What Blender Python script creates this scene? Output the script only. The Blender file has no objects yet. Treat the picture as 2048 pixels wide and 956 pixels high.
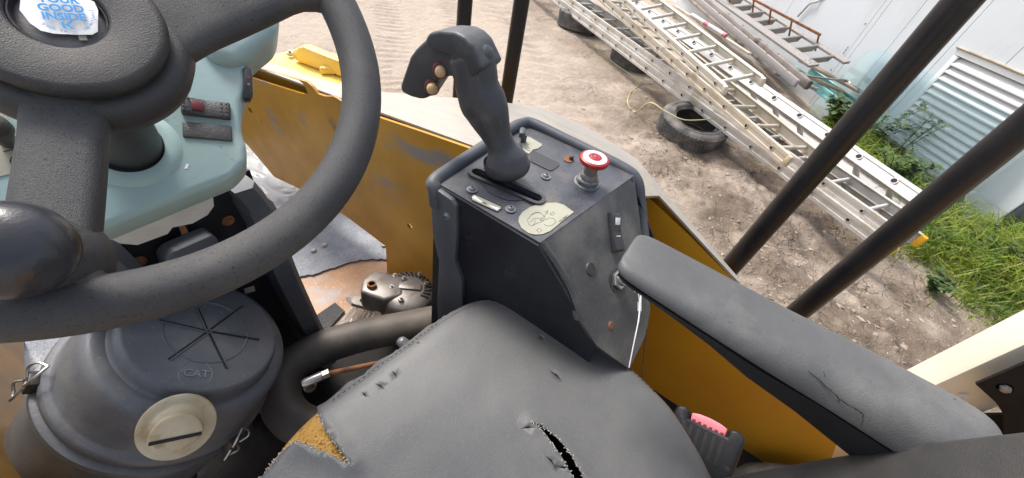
import bpy, bmesh, math, random
import numpy as np
from mathutils import Vector, Matrix, noise as mnoise
from mathutils.geometry import delaunay_2d_cdt
random.seed(7); rng = np.random.default_rng(11)
scene = bpy.context.scene
COL = scene.collection
PI = math.pi

# ------------------------------------------------------------------ camera
CAM_H = 1.65
_f, _cx, _cy = 769.0, 1024.0, 478.0            # focal length in pixels of a 2048 px wide picture
_n = np.array([850. - _cx, -(1235. - _cy), _f]); _up = -_n / np.linalg.norm(_n)
_f0 = np.array([0, 0, 1.]) - _up * _up[2]; _f0 /= np.linalg.norm(_f0)
_r0 = np.cross(_up, _f0); _r0 = _r0 if _r0[0] > 0 else -_r0
_A = math.radians(65)
CM = np.array([_f0 * math.sin(_A) + _r0 * math.cos(_A), _f0 * math.cos(_A) - _r0 * math.sin(_A), _up])
cam_d = bpy.data.cameras.new('camera'); cam = bpy.data.objects.new('camera', cam_d); COL.objects.link(cam)
cam_d.sensor_width = 36; cam_d.lens = 36 * _f / 2048; cam_d.clip_start = 0.02; cam_d.clip_end = 900
_m = Matrix.Identity(4)
for i in range(3):
    _m[i][0], _m[i][1], _m[i][2] = CM[i][0], CM[i][1], -CM[i][2]
_m.translation = (0, 0, CAM_H); cam.matrix_world = _m
scene.camera = cam
# ------------------------------------------------------------------ sky and sun
SUN_EL, SUN_AZ = math.radians(55), math.radians(20)     # azimuth clockwise from +Y (machine forward)
world = bpy.data.worlds.new('World'); scene.world = world; world.use_nodes = True
wn = world.node_tree.nodes; wl = world.node_tree.links
bg = wn['Background']; sky = wn.new('ShaderNodeTexSky'); sky.sky_type = 'NISHITA'; sky.sun_disc = False
sky.sun_elevation = SUN_EL; sky.sun_rotation = SUN_AZ
sky.air_density = 1.0; sky.dust_density = 4.0; sky.ozone_density = 1.0
hs = wn.new('ShaderNodeHueSaturation'); hs.inputs['Saturation'].default_value = .65; wl.new(sky.outputs[0], hs.inputs['Color']); wl.new(hs.outputs[0], bg.inputs[0])
bg.inputs[1].default_value = 0.12
sd = bpy.data.lights.new('sun', 'SUN'); sd.energy = 1.5; sd.angle = math.radians(16); sd.color = (1, .96, .90)
sun = bpy.data.objects.new('sun', sd); COL.objects.link(sun)
_sv = Vector((math.sin(SUN_AZ) * math.cos(SUN_EL), math.cos(SUN_AZ) * math.cos(SUN_EL), math.sin(SUN_EL)))
sun.rotation_euler = _sv.to_track_quat('Z', 'Y').to_euler(); sun.location = (3, -6, 9)
vs = scene.view_settings; vs.view_transform = 'Standard'; vs.look = 'None'; vs.gamma = 1; vs.use_curve_mapping = False
vs.exposure = 1.2
scene.render.engine = 'CYCLES'

# ------------------------------------------------------------------ survey helpers (bearing + a known level -> a point)
def _ray(x, y):
    d = np.array([x - _cx, -(y - _cy), _f]); return CM @ (d / np.linalg.norm(d))
def atz(x, y, z):
    d = _ray(x, y); return Vector(np.array([0, 0, CAM_H]) + d * ((z - CAM_H) / d[2]))
def atX(x, y, X):
    d = _ray(x, y); return Vector(np.array([0, 0, CAM_H]) + d * (X / d[0]))
def atY(x, y, Y):
    d = _ray(x, y); return Vector(np.array([0, 0, CAM_H]) + d * (Y / d[1]))
def atpl(x, y, p, n):
    d = _ray(x, y); o = np.array([0, 0, CAM_H]); p = np.array(p); n = np.array(n)
    return Vector(o + d * (np.dot(p - o, n) / np.dot(d, n)))

# ------------------------------------------------------------------ materials
def mat(name, c1, c2=None, scale=6, rough=.6, metal=0., bump=0., bscale=120, dirt=None, dscale=5, dlo=.5, dhi=.7,
        speck=None, sscale=250, slo=.62, shi=.7, spec=.5, rvar=.0, stretch=None, trans=0., bdetail=4, scratch=None, coat=0.):
    m = bpy.data.materials.new(name); m.use_nodes = True
    nt = m.node_tree; N = nt.nodes; L = nt.links
    b = N['Principled BSDF']; b.inputs['Metallic'].default_value = metal
    b.inputs['Specular IOR Level'].default_value = spec
    if coat: b.inputs['Coat Weight'].default_value = coat
    tc = N.new('ShaderNodeTexCoord'); vec = tc.outputs['Object']
    if stretch:
        mp = N.new('ShaderNodeMapping'); mp.inputs['Scale'].default_value = stretch; L.new(vec, mp.inputs[0]); vec = mp.outputs[0]
    def noise(s, d=4, r=.55):
        n = N.new('ShaderNodeTexNoise'); n.inputs['Scale'].default_value = s; n.inputs['Detail'].default_value = d
        n.inputs['Roughness'].default_value = r; L.new(vec, n.inputs['Vector']); return n.outputs['Fac']
    def ramp(f, lo, hi):
        r = N.new('ShaderNodeMapRange'); r.inputs[1].default_value = lo; r.inputs[2].default_value = hi; L.new(f, r.inputs[0]); return r.outputs[0]
    def mix(f, a, c):
        x = N.new('ShaderNodeMix'); x.data_type = 'RGBA'; L.new(f, x.inputs[0])
        for v, i in ((a, 6), (c, 7)):
            if isinstance(v, tuple): x.inputs[i].default_value = (*v, 1)
            else: L.new(v, x.inputs[i])
        return x.outputs[2]
    col = c1
    f1 = noise(scale)
    if c2: col = mix(ramp(f1, .35, .65), c1, c2)
    if dirt: col = mix(ramp(noise(dscale, 6, .62), dlo, dhi), col, dirt)
    if scratch:
        w = N.new('ShaderNodeTexNoise'); w.inputs['Scale'].default_value = scratch[1]; w.inputs['Detail'].default_value = 3
        mp2 = N.new('ShaderNodeMapping'); mp2.inputs['Scale'].default_value = scratch[2]; L.new(tc.outputs['Object'], mp2.inputs[0]); L.new(mp2.outputs[0], w.inputs['Vector'])
        col = mix(ramp(w.outputs['Fac'], scratch[3], scratch[3] + .14), col, scratch[0])
    if speck: col = mix(ramp(noise(sscale, 2, .6), slo, shi), col, speck)
    if isinstance(col, tuple): b.inputs['Base Color'].default_value = (*col, 1)
    else: L.new(col, b.inputs['Base Color'])
    if rvar:
        r = N.new('ShaderNodeMapRange'); r.inputs[1].default_value = .3; r.inputs[2].default_value = .7
        r.inputs[3].default_value = rough - rvar; r.inputs[4].default_value = rough + rvar
        L.new(f1, r.inputs[0]); L.new(r.outputs[0], b.inputs['Roughness'])
    else: b.inputs['Roughness'].default_value = rough
    if bump:
        bp = N.new('ShaderNodeBump'); bp.inputs['Strength'].default_value = 1; bp.inputs['Distance'].default_value = bump
        L.new(noise(bscale, bdetail, .6), bp.inputs['Height']); L.new(bp.outputs[0], b.inputs['Normal'])
    if trans: b.inputs['Transmission Weight'].default_value = trans
    return m

M = {}
DUST = (.30, .27, .23)
M['rubber_wheel'] = mat('rubber_wheel', (.036, .036, .038), (.058, .057, .058), 14, .55, bump=.0006, bscale=1500, bdetail=2, dirt=(.105, .098, .088), dscale=9, dlo=.46, dhi=.78, speck=(.012, .012, .013), sscale=620, slo=.6, shi=.68, rvar=.12)
M['rubber_hub'] = mat('rubber_hub', (.034, .033, .032), (.052, .049, .047), 12, .52, bump=.0006, bscale=1100, bdetail=3, dirt=(.11, .098, .082), dscale=10, dlo=.54, dhi=.82, speck=(.17, .14, .10), sscale=420, slo=.72, shi=.8, rvar=.1)
M['black_gloss'] = mat('black_gloss', (.02, .02, .024), (.035, .035, .04), 20, .28, bump=.0003, bscale=200, dirt=(.10, .09, .08), dscale=12, dlo=.6, dhi=.85)
M['black_plastic'] = mat('black_plastic', (.028, .029, .032), (.043, .044, .048), 9, .48, bump=.0006, bscale=420, dirt=(.10, .098, .095), dscale=7, dlo=.5, dhi=.8, speck=(.12, .115, .105), sscale=380, slo=.66, shi=.76)
M['grey_plastic'] = mat('grey_plastic', (.060, .067, .080), (.085, .092, .105), 8, .5, bump=.0004, bscale=300, dirt=(.16, .155, .145), dscale=9, dlo=.55, dhi=.8)
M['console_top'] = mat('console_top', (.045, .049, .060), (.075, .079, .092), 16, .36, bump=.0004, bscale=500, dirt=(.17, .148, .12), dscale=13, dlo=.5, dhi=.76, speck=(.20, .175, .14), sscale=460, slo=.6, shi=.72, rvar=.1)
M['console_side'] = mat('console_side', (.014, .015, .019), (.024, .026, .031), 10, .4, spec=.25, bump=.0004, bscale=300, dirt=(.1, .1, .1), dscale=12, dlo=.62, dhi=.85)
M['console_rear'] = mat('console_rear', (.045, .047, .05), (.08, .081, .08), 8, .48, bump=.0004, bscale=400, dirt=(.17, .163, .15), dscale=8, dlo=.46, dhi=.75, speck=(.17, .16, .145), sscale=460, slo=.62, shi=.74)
M['grip'] = mat('grip', (.036, .038, .044), (.05, .053, .06), 18, .5, bump=.0002, bscale=250, dirt=(.12, .12, .12), dscale=14, dlo=.55, dhi=.85, speck=(.2, .19, .18), sscale=300, slo=.7, shi=.76)
M['vinyl'] = mat('vinyl', (.088, .089, .091), (.100, .101, .102), 3, .42, bump=.0005, bscale=520, dirt=(.125, .122, .115), dscale=22, dlo=.35, dhi=.9, speck=(.128, .125, .117), sscale=420, slo=.5, shi=.75, rvar=.08)
M['emblem'] = mat('emblem', (.17, .172, .178), (.2, .2, .2), 20, .5)
M['vinyl_torn'] = mat('vinyl_torn', (.13, .14, .16), (.22, .21, .2), 18, .45, bump=.0008, bscale=160, dirt=(.22, .13, .06), dscale=12, dlo=.6, dhi=.75)
M['backing'] = mat('backing', (.6, .58, .53), (.42, .38, .32), 60, .9, bump=.001, bscale=300)
M['foam'] = mat('foam', (.42, .23, .05), (.56, .33, .09), 40, .95, bump=.004, bscale=220, speck=(.22, .1, .02), sscale=260, slo=.58, shi=.66)
M['arm_pad'] = mat('arm_pad', (.075, .077, .078), (.11, .111, .111), 8, .52, bump=.0005, bscale=520, dirt=(.15, .147, .14), dscale=11, dlo=.5, dhi=.75, speck=(.03, .03, .03), sscale=150, slo=.72, shi=.76)
M['arm_base'] = mat('arm_base', (.014, .0145, .016), (.02, .021, .023), 10, .5, spec=.3, bump=.0006, bscale=250)
M['teal'] = mat('teal', (.30, .43, .415), (.36, .485, .47), 7, .45, bump=.0003, bscale=160, dirt=(.36, .36, .3), dscale=11, dlo=.55, dhi=.8, speck=(.16, .24, .24), sscale=60, slo=.7, shi=.8)
M['teal_edge'] = M['teal']
M['white_plate'] = mat('white_plate', (.62, .61, .57), (.5, .48, .43), 18, .5, dirt=(.4, .3, .17), dscale=20, dlo=.6, dhi=.8)
M['yellow'] = mat('yellow', (.58, .285, .018), (.47, .225, .016), 5, .4, bump=.0004, bscale=60, dirt=(.2, .12, .055), dscale=7, dlo=.58, dhi=.72, scratch=((.27, .235, .2), 6, (1, .8, 2.2), .6), speck=(.13, .06, .02), sscale=34, slo=.73, shi=.77, rvar=.1)
M['yellow_plain'] = mat('yellow_plain', (.66, .335, .02), (.6, .285, .02), 4, .42, bump=.0003, bscale=60, dirt=(.4, .24, .08), dscale=6, dlo=.62, dhi=.85, rvar=.08)
M['yellow_frame'] = mat('yellow_frame', (.85, .6, .1), (.82, .66, .22), 6, .5, dirt=(.35, .25, .15), dscale=11, dlo=.64, dhi=.76, speck=(.16, .09, .04), sscale=30, slo=.7, shi=.74)
M['pale_cream'] = mat('pale_cream', (.41, .365, .295), (.33, .31, .28), 5, .45, stretch=(9, 1.2, 9), dirt=(.50, .38, .20), dscale=4, dlo=.55, dhi=.75, bump=.0006, bscale=40)
M['cream'] = mat('cream', (.82, .78, .66), (.78, .72, .58), 4, .45, bump=.0002, bscale=80)
M['coat'] = mat('coat', (.165, .18, .21), (.225, .24, .27), 24, .5, bump=.003, bscale=95, dirt=(.36, .34, .32), dscale=10, dlo=.55, dhi=.8, speck=(.09, .1, .12), sscale=120, slo=.6, shi=.68)
M['coat_black'] = mat('coat_black', (.022, .022, .024), (.038, .037, .038), 30, .6, bump=.005, bscale=90)
M['void_black'] = mat('void_black', (.008, .008, .009), (.018, .015, .013), 12, .7, spec=.2, bump=.003, bscale=60)  # near black, stands for the unlit void under the seat
M['rust_plate'] = mat('rust_plate', (.56, .33, .18), (.44, .235, .125), 6, .6, metal=.0, bump=.0006, bscale=200, dirt=(.40, .40, .42), dscale=7, dlo=.48, dhi=.7, speck=(.7, .48, .25), sscale=110, slo=.6, shi=.7)
M['rust'] = mat('rust', (.2, .075, .03), (.32, .14, .06), 30, .85, bump=.001, bscale=250, dirt=(.1, .05, .03), dscale=20)
M['hose'] = mat('hose', (.055, .046, .040), (.078, .066, .056), 8, .6, bump=.0006, bscale=150, dirt=(.17, .138, .105), dscale=7, dlo=.5, dhi=.8, stretch=(1, 1, 1))
M['aircl'] = mat('aircl', (.082, .087, .098), (.115, .12, .13), 8, .42, bump=.0005, bscale=180, dirt=(.19, .183, .172), dscale=9, dlo=.48, dhi=.78, speck=(.2, .192, .18), sscale=190, slo=.66, shi=.78, rvar=.1)
M['valve'] = mat('valve', (.52, .455, .32), (.42, .34, .215), 22, .75, dirt=(.3, .2, .1), dscale=26, dlo=.55, dhi=.7, bump=.001, bscale=120)
M['steel'] = mat('steel', (.5, .49, .47), (.36, .35, .33), 30, .35, metal=.85, dirt=(.2, .15, .1), dscale=40, dlo=.62, dhi=.8)
M['castalu'] = mat('castalu', (.19, .175, .165), (.26, .24, .225), 30, .48, metal=.55, bump=.0006, bscale=200, dirt=(.13, .1, .08), dscale=25, dlo=.52, dhi=.75)
M['dark_metal'] = mat('dark_metal', (.04, .038, .036), (.08, .07, .06), 30, .5, metal=.4)
M['bolt'] = mat('bolt', (.14, .15, .17), (.22, .22, .23), 60, .4, metal=.3, dirt=(.3, .28, .24), dscale=60)
M['bracket_black'] = mat('bracket_black', (.012, .012, .014), (.018, .018, .02), 10, .6, spec=.15, bump=.0003, bscale=120)
M['rail_black'] = mat('rail_black', (.012, .012, .014), (.02, .019, .02), 10, .36, spec=.28, bump=.0004, bscale=100, dirt=(.055, .048, .044), dscale=16, dlo=.6, dhi=.8, speck=(.16, .10, .06), sscale=70, slo=.74, shi=.78, rvar=.1)
M['red'] = mat('red', (.33, .012, .016), (.26, .010, .014), 20, .4, dirt=(.5, .3, .28), dscale=30, dlo=.68, dhi=.85)
M['buckle_black'] = mat('buckle_black', (.009, .009, .010), (.014, .014, .016), 20, .45, spec=.25, bump=.0003, bscale=300, dirt=(.05, .05, .05), dscale=20, dlo=.6, dhi=.8)
M['pink'] = mat('pink', (.68, .19, .235), (.62, .16, .2), 30, .5)
M['darkred'] = mat('darkred', (.13, .015, .02), None, 5, .4)
M['white'] = mat('white', (.78, .78, .80), (.7, .7, .72), 30, .5)
M['label'] = mat('label', (.37, .36, .275), (.33, .32, .25), 30, .5, dirt=(.4, .36, .27), dscale=50, dlo=.6, dhi=.8)
M['ink'] = mat('ink', (.03, .03, .032), None, 5, .6)
M['blue_ink'] = mat('blue_ink', (.012, .25, .58), None, 5, .5)
M['paper'] = mat('paper', (.80, .80, .78), (.72, .71, .68), 30, .5, bump=.0008, bscale=60)
M['button'] = mat('button', (.66, .46, .24), (.58, .39, .19), 20, .42)
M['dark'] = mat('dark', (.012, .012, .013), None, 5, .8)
M['alu'] = mat('alu', (.53, .51, .47), (.60, .58, .55), 4, .45, metal=.25, dirt=(.38, .33, .255), dscale=6, dlo=.48, dhi=.72, bump=.0004, bscale=60)
M['alu_beige'] = mat('alu_beige', (.52, .455, .35), (.56, .52, .45), 4, .5, metal=.15, dirt=(.36, .28, .17), dscale=6, dlo=.52, dhi=.75)
M['alu_cream'] = mat('alu_cream', (.60, .565, .48), (.64, .61, .54), 4, .5, metal=.1, dirt=(.55, .47, .33), dscale=6, dlo=.56, dhi=.78)
M['wh_paint'] = mat('wh_paint', (.54, .525, .50), (.47, .455, .44), 5, .5, dirt=(.45, .42, .38), dscale=8, dlo=.55, dhi=.75, speck=(.25, .6, .6), sscale=12, slo=.72, shi=.76)
M['wood'] = mat('wood', (.34, .315, .30), (.24, .22, .205), 6, .85, stretch=(3, 3, 14), bump=.002, bscale=30, dirt=(.42, .4, .38), dscale=6, dlo=.5, dhi=.7)
M['wood_dark'] = mat('wood_dark', (.3, .265, .235), (.17, .145, .125), 3, .85, bump=.002, bscale=60, dirt=(.06, .045, .04), dscale=2.5, dlo=.5, dhi=.62)
M['plank'] = mat('plank', (.42, .34, .26), (.32, .25, .18), 8, .8, bump=.001, bscale=60)
M['yellow_cap'] = mat('yellow_cap', (.80, .42, .02), None, 5, .5)
M['tyre'] = mat('tyre', (.06, .06, .061), (.095, .092, .09), 10, .75, bump=.001, bscale=120, dirt=(.25, .22, .19), dscale=7, dlo=.46, dhi=.75)
M['wall'] = mat('wall', (.62, .655, .68), (.585, .62, .645), 1.3, .42, dirt=(.47, .48, .47), dscale=3, dlo=.52, dhi=.85, stretch=(1, 1, .35))
M['wall_seam'] = mat('wall_seam', (.22, .22, .22), None, 5, .7)
M['louver'] = mat('louver', (.74, .74, .73), (.69, .69, .68), 3, .45, dirt=(.6, .58, .53), dscale=4, dlo=.58, dhi=.8)
M['flash'] = mat('flash', (.36, .29, .22), (.5, .44, .36), 9, .7)
M['teal_strip'] = mat('teal_strip', (.20, .52, .52), (.3, .6, .58), 8, .5, dirt=(.4, .38, .33), dscale=10, dlo=.6, dhi=.7)
M['pvc'] = mat('pvc', (.62, .6, .58), (.7, .66, .64), 10, .5)
M['wire_y'] = mat('wire_y', (.5, .45, .2), (.4, .38, .22), 10, .6)
M['shaded_panel'] = mat('shaded_panel', (.26, .135, .02), (.16, .085, .02), 6, .5, bump=.0005, bscale=60, dirt=(.09, .06, .035), dscale=5, dlo=.45, dhi=.75)  # dark brown paints the shade into the yellow left panel
M['cord'] = mat('cord', (.72, .72, .74), (.6, .6, .6), 40, .6)

def plastic_wrap():
    m = bpy.data.materials.new('plastic_wrap'); m.use_nodes = True
    b = m.node_tree.nodes['Principled BSDF']; b.inputs['Base Color'].default_value = (.5, .5, .49, 1)
    b.inputs['Roughness'].default_value = .22; b.inputs['IOR'].default_value = 1.5
    b.inputs['Alpha'].default_value = .62
    return m
M['wrap'] = plastic_wrap()
def glass_pane():
    m = bpy.data.materials.new('glass_pane'); m.use_nodes = True; N = m.node_tree.nodes; L = m.node_tree.links
    N.remove(N['Principled BSDF']); out = N['Material Output']
    t = N.new('ShaderNodeBsdfTransparent'); t.inputs[0].default_value = (.93, .975, .972, 1)
    g = N.new('ShaderNodeBsdfGlossy'); g.inputs['Roughness'].default_value = .03; g.inputs['Color'].default_value = (.9, 1, 1, 1)
    f = N.new('ShaderNodeFresnel'); f.inputs[0].default_value = 1.33
    x = N.new('ShaderNodeMixShader'); L.new(f.outputs[0], x.inputs[0]); L.new(t.outputs[0], x.inputs[1]); L.new(g.outputs[0], x.inputs[2]); L.new(x.outputs[0], out.inputs[0])
    return m
M['glass'] = glass_pane()
def leafy(name, c1, c2, tr=.35):
    m = bpy.data.materials.new(name); m.use_nodes = True; N = m.node_tree.nodes; L = m.node_tree.links
    b = N['Principled BSDF']; b.inputs['Roughness'].default_value = .5
    tc = N.new('ShaderNodeTexCoord'); no = N.new('ShaderNodeTexNoise'); no.inputs['Scale'].default_value = 3.2; no.inputs['Detail'].default_value = 6
    L.new(tc.outputs['Object'], no.inputs[0]); r = N.new('ShaderNodeMapRange'); r.inputs[1].default_value = .38; r.inputs[2].default_value = .62; L.new(no.outputs[0], r.inputs[0])
    a = N.new('ShaderNodeAttribute'); a.attribute_name = 'tint'
    ad = N.new('ShaderNodeMath'); ad.operation = 'ADD'; L.new(r.outputs[0], ad.inputs[0]); L.new(a.outputs['Fac'], ad.inputs[1])
    h = N.new('ShaderNodeMath'); h.operation = 'MULTIPLY'; h.inputs[1].default_value = .5; L.new(ad.outputs[0], h.inputs[0])
    x = N.new('ShaderNodeMix'); x.data_type = 'RGBA'; x.inputs[6].default_value = (*c1, 1); x.inputs[7].default_value = (*c2, 1); L.new(h.outputs[0], x.inputs[0]); L.new(x.outputs[2], b.inputs['Base Color'])
    t = N.new('ShaderNodeBsdfTranslucent'); L.new(x.outputs[2], t.inputs[0])
    ms = N.new('ShaderNodeMixShader'); ms.inputs[0].default_value = tr; L.new(b.outputs[0], ms.inputs[1]); L.new(t.outputs[0], ms.inputs[2]); L.new(ms.outputs[0], N['Material Output'].inputs[0])
    return m
M['grass'] = leafy('grass', (.055, .145, .022), (.44, .50, .065), .42)
M['dry_grass'] = leafy('dry_grass', (.34, .27, .12), (.5, .42, .22), .3)
M['leaf'] = leafy('leaf', (.05, .10, .03), (.12, .18, .05), .25)

def dirt_material():
    m = bpy.data.materials.new('dirt'); m.use_nodes = True; N = m.node_tree.nodes; L = m.node_tree.links
    b = N['Principled BSDF']; b.inputs['Roughness'].default_value = .9; b.inputs['Specular IOR Level'].default_value = .2
    tc = N.new('ShaderNodeTexCoord'); V = tc.outputs['Object']
    def noise(s, d, r=.6):
        n = N.new('ShaderNodeTexNoise'); n.inputs['Scale'].default_value = s; n.inputs['Detail'].default_value = d; n.inputs['Roughness'].default_value = r; L.new(V, n.inputs['Vector']); return n.outputs['Fac']
    def ramp(f, a, c, d=0., e=1.):
        r = N.new('ShaderNodeMapRange'); r.inputs[1].default_value = a; r.inputs[2].default_value = c; r.inputs[3].default_value = d; r.inputs[4].default_value = e; L.new(f, r.inputs[0]); return r.outputs[0]
    def mix(f, a, c):
        x = N.new('ShaderNodeMix'); x.data_type = 'RGBA'; L.new(f, x.inputs[0])
        for v, i in ((a, 6), (c, 7)):
            if isinstance(v, tuple): x.inputs[i].default_value = (*v, 1)
            else: L.new(v, x.inputs[i])
        return x.outputs[2]
    def mul(a, c):
        x = N.new('ShaderNodeMath'); x.operation = 'MULTIPLY'; L.new(a, x.inputs[0])
        if isinstance(c, float): x.inputs[1].default_value = c
        else: L.new(c, x.inputs[1])
        return x.outputs[0]
    def add(a, c):
        x = N.new('ShaderNodeMath'); L.new(a, x.inputs[0]); L.new(c, x.inputs[1]); return x.outputs[0]
    at = N.new('ShaderNodeAttribute'); at.attribute_name = 'mud'; mud = at.outputs['Fac']
    col = mix(ramp(noise(2.2, 6), .36, .64), (.46, .375, .30), (.37, .295, .23))
    col = mix(ramp(noise(.55, 4), .35, .7), col, (.48, .40, .325))
    col = mix(ramp(noise(14, 5), .42, .66), col, (.49, .41, .335))
    col = mix(mul(mud, ramp(noise(2.3, 5), .3, .55)), col, (.19, .148, .112))
    col = mix(ramp(noise(55, 3), .64, .72), col, (.6, .54, .47))       # pale grit
    # shrinkage cracks in the dried mud
    wv = N.new('ShaderNodeTexNoise'); wv.inputs['Scale'].default_value = 5; wv.inputs['Detail'].default_value = 4; L.new(V, wv.inputs[0])
    vm = N.new('ShaderNodeVectorMath'); vm.operation = 'MULTIPLY_ADD'; L.new(wv.outputs['Color'], vm.inputs[0]); vm.inputs[1].default_value = (.55, .55, .55); L.new(V, vm.inputs[2])
    vo = N.new('ShaderNodeTexVoronoi'); vo.feature = 'DISTANCE_TO_EDGE'; vo.inputs['Scale'].default_value = 5.2; L.new(vm.outputs[0], vo.inputs['Vector'])
    crack = mul(ramp(vo.outputs['Distance'], 0., .022, 1., 0.), mul(mud, ramp(noise(1.7, 3), .42, .58)))
    col = mix(crack, col, (.08, .062, .05))
    L.new(col, b.inputs['Base Color'])
    hgt = add(mul(noise(17, 9, .72), .045), mul(crack, -.02)); hgt = add(hgt, mul(noise(90, 4, .6), .008))
    bp = N.new('ShaderNodeBump'); bp.inputs['Distance'].default_value = 1.; bp.inputs['Strength'].default_value = .8; L.new(hgt, bp.inputs['Height']); L.new(bp.outputs[0], b.inputs['Normal'])
    return m
M['dirt'] = dirt_material()
M['clod'] = mat('clod', (.32, .265, .215), (.37, .31, .255), 14, .95, bump=.006, bscale=60, dirt=(.2, .155, .12), dscale=3, dlo=.45, dhi=.6)
M['pebble'] = mat('pebble', (.43, .385, .33), (.34, .3, .255), 9, .85, bump=.002, bscale=90)

# ------------------------------------------------------------------ mesh helpers (all coordinates in metres, world frame)
V3 = Vector
class MB:
    def __init__(s): s.v = []; s.f = []
    def add(s, vs, fs):
        o = len(s.v); s.v += [tuple(v) for v in vs]; s.f += [tuple(i + o for i in f) for f in fs]; return s
    def box(s, c, size, R=None, bev=0., seg=2):
        bm = bmesh.new(); bmesh.ops.create_cube(bm, size=1)
        bmesh.ops.scale(bm, vec=size, verts=bm.verts)
        if bev: bmesh.ops.bevel(bm, geom=bm.edges[:], offset=bev, segments=seg, profile=.5, affect='EDGES')
        R = R or Matrix.Identity(3); c = V3(c)
        s._bm(bm, lambda p: R @ p + c); return s
    def _bm(s, bm, fn):
        bm.verts.ensure_lookup_table(); bm.verts.index_update()
        s.add([fn(v.co) for v in bm.verts], [[v.index for v in f.verts] for f in bm.faces]); bm.free()
    def tube(s, pts, r, seg=12, caps=True, squash=1.):
        pts = [V3(p) for p in pts]; n = len(pts); rs = r if isinstance(r, (list, tuple)) else [r] * n
        T = [(pts[min(i + 1, n - 1)] - pts[max(i - 1, 0)]).normalized() for i in range(n)]
        a = V3((0, 0, 1)) if abs(T[0].z) < .9 else V3((1, 0, 0)); u = T[0].cross(a).normalized(); vs = []
        for i in range(n):
            u = (u - T[i] * u.dot(T[i])).normalized(); w = T[i].cross(u)
            for k in range(seg):
                t = 2 * PI * k / seg; vs.append(pts[i] + u * (math.cos(t) * rs[i]) + w * (math.sin(t) * rs[i] * squash))
        fs = [(i * seg + k, i * seg + (k + 1) % seg, (i + 1) * seg + (k + 1) % seg, (i + 1) * seg + k) for i in range(n - 1) for k in range(seg)]
        if caps: fs += [tuple(range(seg - 1, -1, -1)), tuple(range((n - 1) * seg, n * seg))]
        return s.add(vs, fs)
    def lathe(s, prof, o, ax, seg=48, close=False):
        o = V3(o); ax = V3(ax).normalized(); a = V3((0, 0, 1)) if abs(ax.z) < .9 else V3((1, 0, 0)); u = ax.cross(a).normalized(); w = ax.cross(u); vs = []; n = len(prof)
        for r, h in prof:
            for k in range(seg):
                t = 2 * PI * k / seg; vs.append(o + ax * h + (u * math.cos(t) + w * math.sin(t)) * max(r, 1e-5))
        fs = [(i * seg + k, i * seg + (k + 1) % seg, (i + 1) * seg + (k + 1) % seg, (i + 1) * seg + k) for i in range(n - 1) for k in range(seg)]
        if close: fs += [((n - 1) * seg + k, (n - 1) * seg + (k + 1) % seg, (k + 1) % seg, k) for k in range(seg)]
        return s.add(vs, fs)
    def loft(s, rings, caps=True):
        n = len(rings[0]); vs = [p for r in rings for p in r]
        fs = [(i * n + k, i * n + (k + 1) % n, (i + 1) * n + (k + 1) % n, (i + 1) * n + k) for i in range(len(rings) - 1) for k in range(n)]
        if caps: fs += [tuple(range(n - 1, -1, -1)), tuple(range((len(rings) - 1) * n, len(rings) * n))]
        return s.add(vs, fs)
    def prism(s, poly, o, u, v, depth, bev=0., seg=2):
        u = V3(u).normalized(); v = V3(v).normalized(); w = u.cross(v).normalized(); o = V3(o)
        bm = bmesh.new(); a = [bm.verts.new((x, y, 0)) for x, y in poly]; b = [bm.verts.new((x, y, depth)) for x, y in poly]
        n = len(poly); bm.faces.new(a[::-1]); bm.faces.new(b)
        for i in range(n): bm.faces.new((a[i], a[(i + 1) % n], b[(i + 1) % n], b[i]))
        bmesh.ops.recalc_face_normals(bm, faces=bm.faces[:])
        if bev: bmesh.ops.bevel(bm, geom=bm.edges[:], offset=bev, segments=seg, profile=.5, affect='EDGES', clamp_overlap=True)
        s._bm(bm, lambda p: o + u * p.x + v * p.y + w * p.z); return s
    def plate(s, outer, holes, o, u, v, th, zf=None, grid=None):
        """flat sheet with real openings; thickness th behind the (u,v) plane"""
        u = V3(u).normalized(); v = V3(v).normalized(); w = u.cross(v).normalized(); o = V3(o)
        tri = cdt(outer, holes, grid); P = tri[0]; n = len(P)
        zf = zf or (lambda x, y: 0.)
        top = [o + u * p[0] + v * p[1] + w * zf(*p) for p in P]; bot = [t - w * th for t in top]
        fs = [f for f in tri[1]] + [tuple(i + n for i in f[::-1]) for f in tri[1]]
        ec = {}
        for f in tri[1]:
            for i in range(3):
                e = (f[i], f[(i + 1) % 3]); ec[e] = 1
        for (a, b) in list(ec):
            if (b, a) not in ec: fs.append((b, a, a + n, b + n))
        return s.add(top + bot, fs)
def inside(p, poly):
    x, y = p; c = False; n = len(poly); j = n - 1
    for i in range(n):
        xi, yi = poly[i]; xj, yj = poly[j]
        if (yi > y) != (yj > y) and x < (xj - xi) * (y - yi) / (yj - yi) + xi: c = not c
        j = i
    return c
def cdt(outer, holes, grid=None):
    pts = []; edges = []
    for lp in [outer] + holes:
        o = len(pts); n = len(lp); pts += [V3((p[0], p[1])) for p in lp]; edges += [(o + i, o + (i + 1) % n) for i in range(n)]
    if grid: pts += [V3(p) for p in grid]
    r = delaunay_2d_cdt(pts, edges, [], 0, 1e-6)
    P = [(p.x, p.y) for p in r[0]]; F = []
    for f in r[2]:
        c = (sum(P[i][0] for i in f) / 3, sum(P[i][1] for i in f) / 3)
        if inside(c, outer) and not any(inside(c, h) for h in holes):
            a, b, d = [P[i] for i in f]; ar = (b[0] - a[0]) * (d[1] - a[1]) - (d[0] - a[0]) * (b[1] - a[1])
            if abs(ar) > 1e-12: F.append(tuple(f) if ar > 0 else tuple(f[::-1]))
    return P, F
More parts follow.
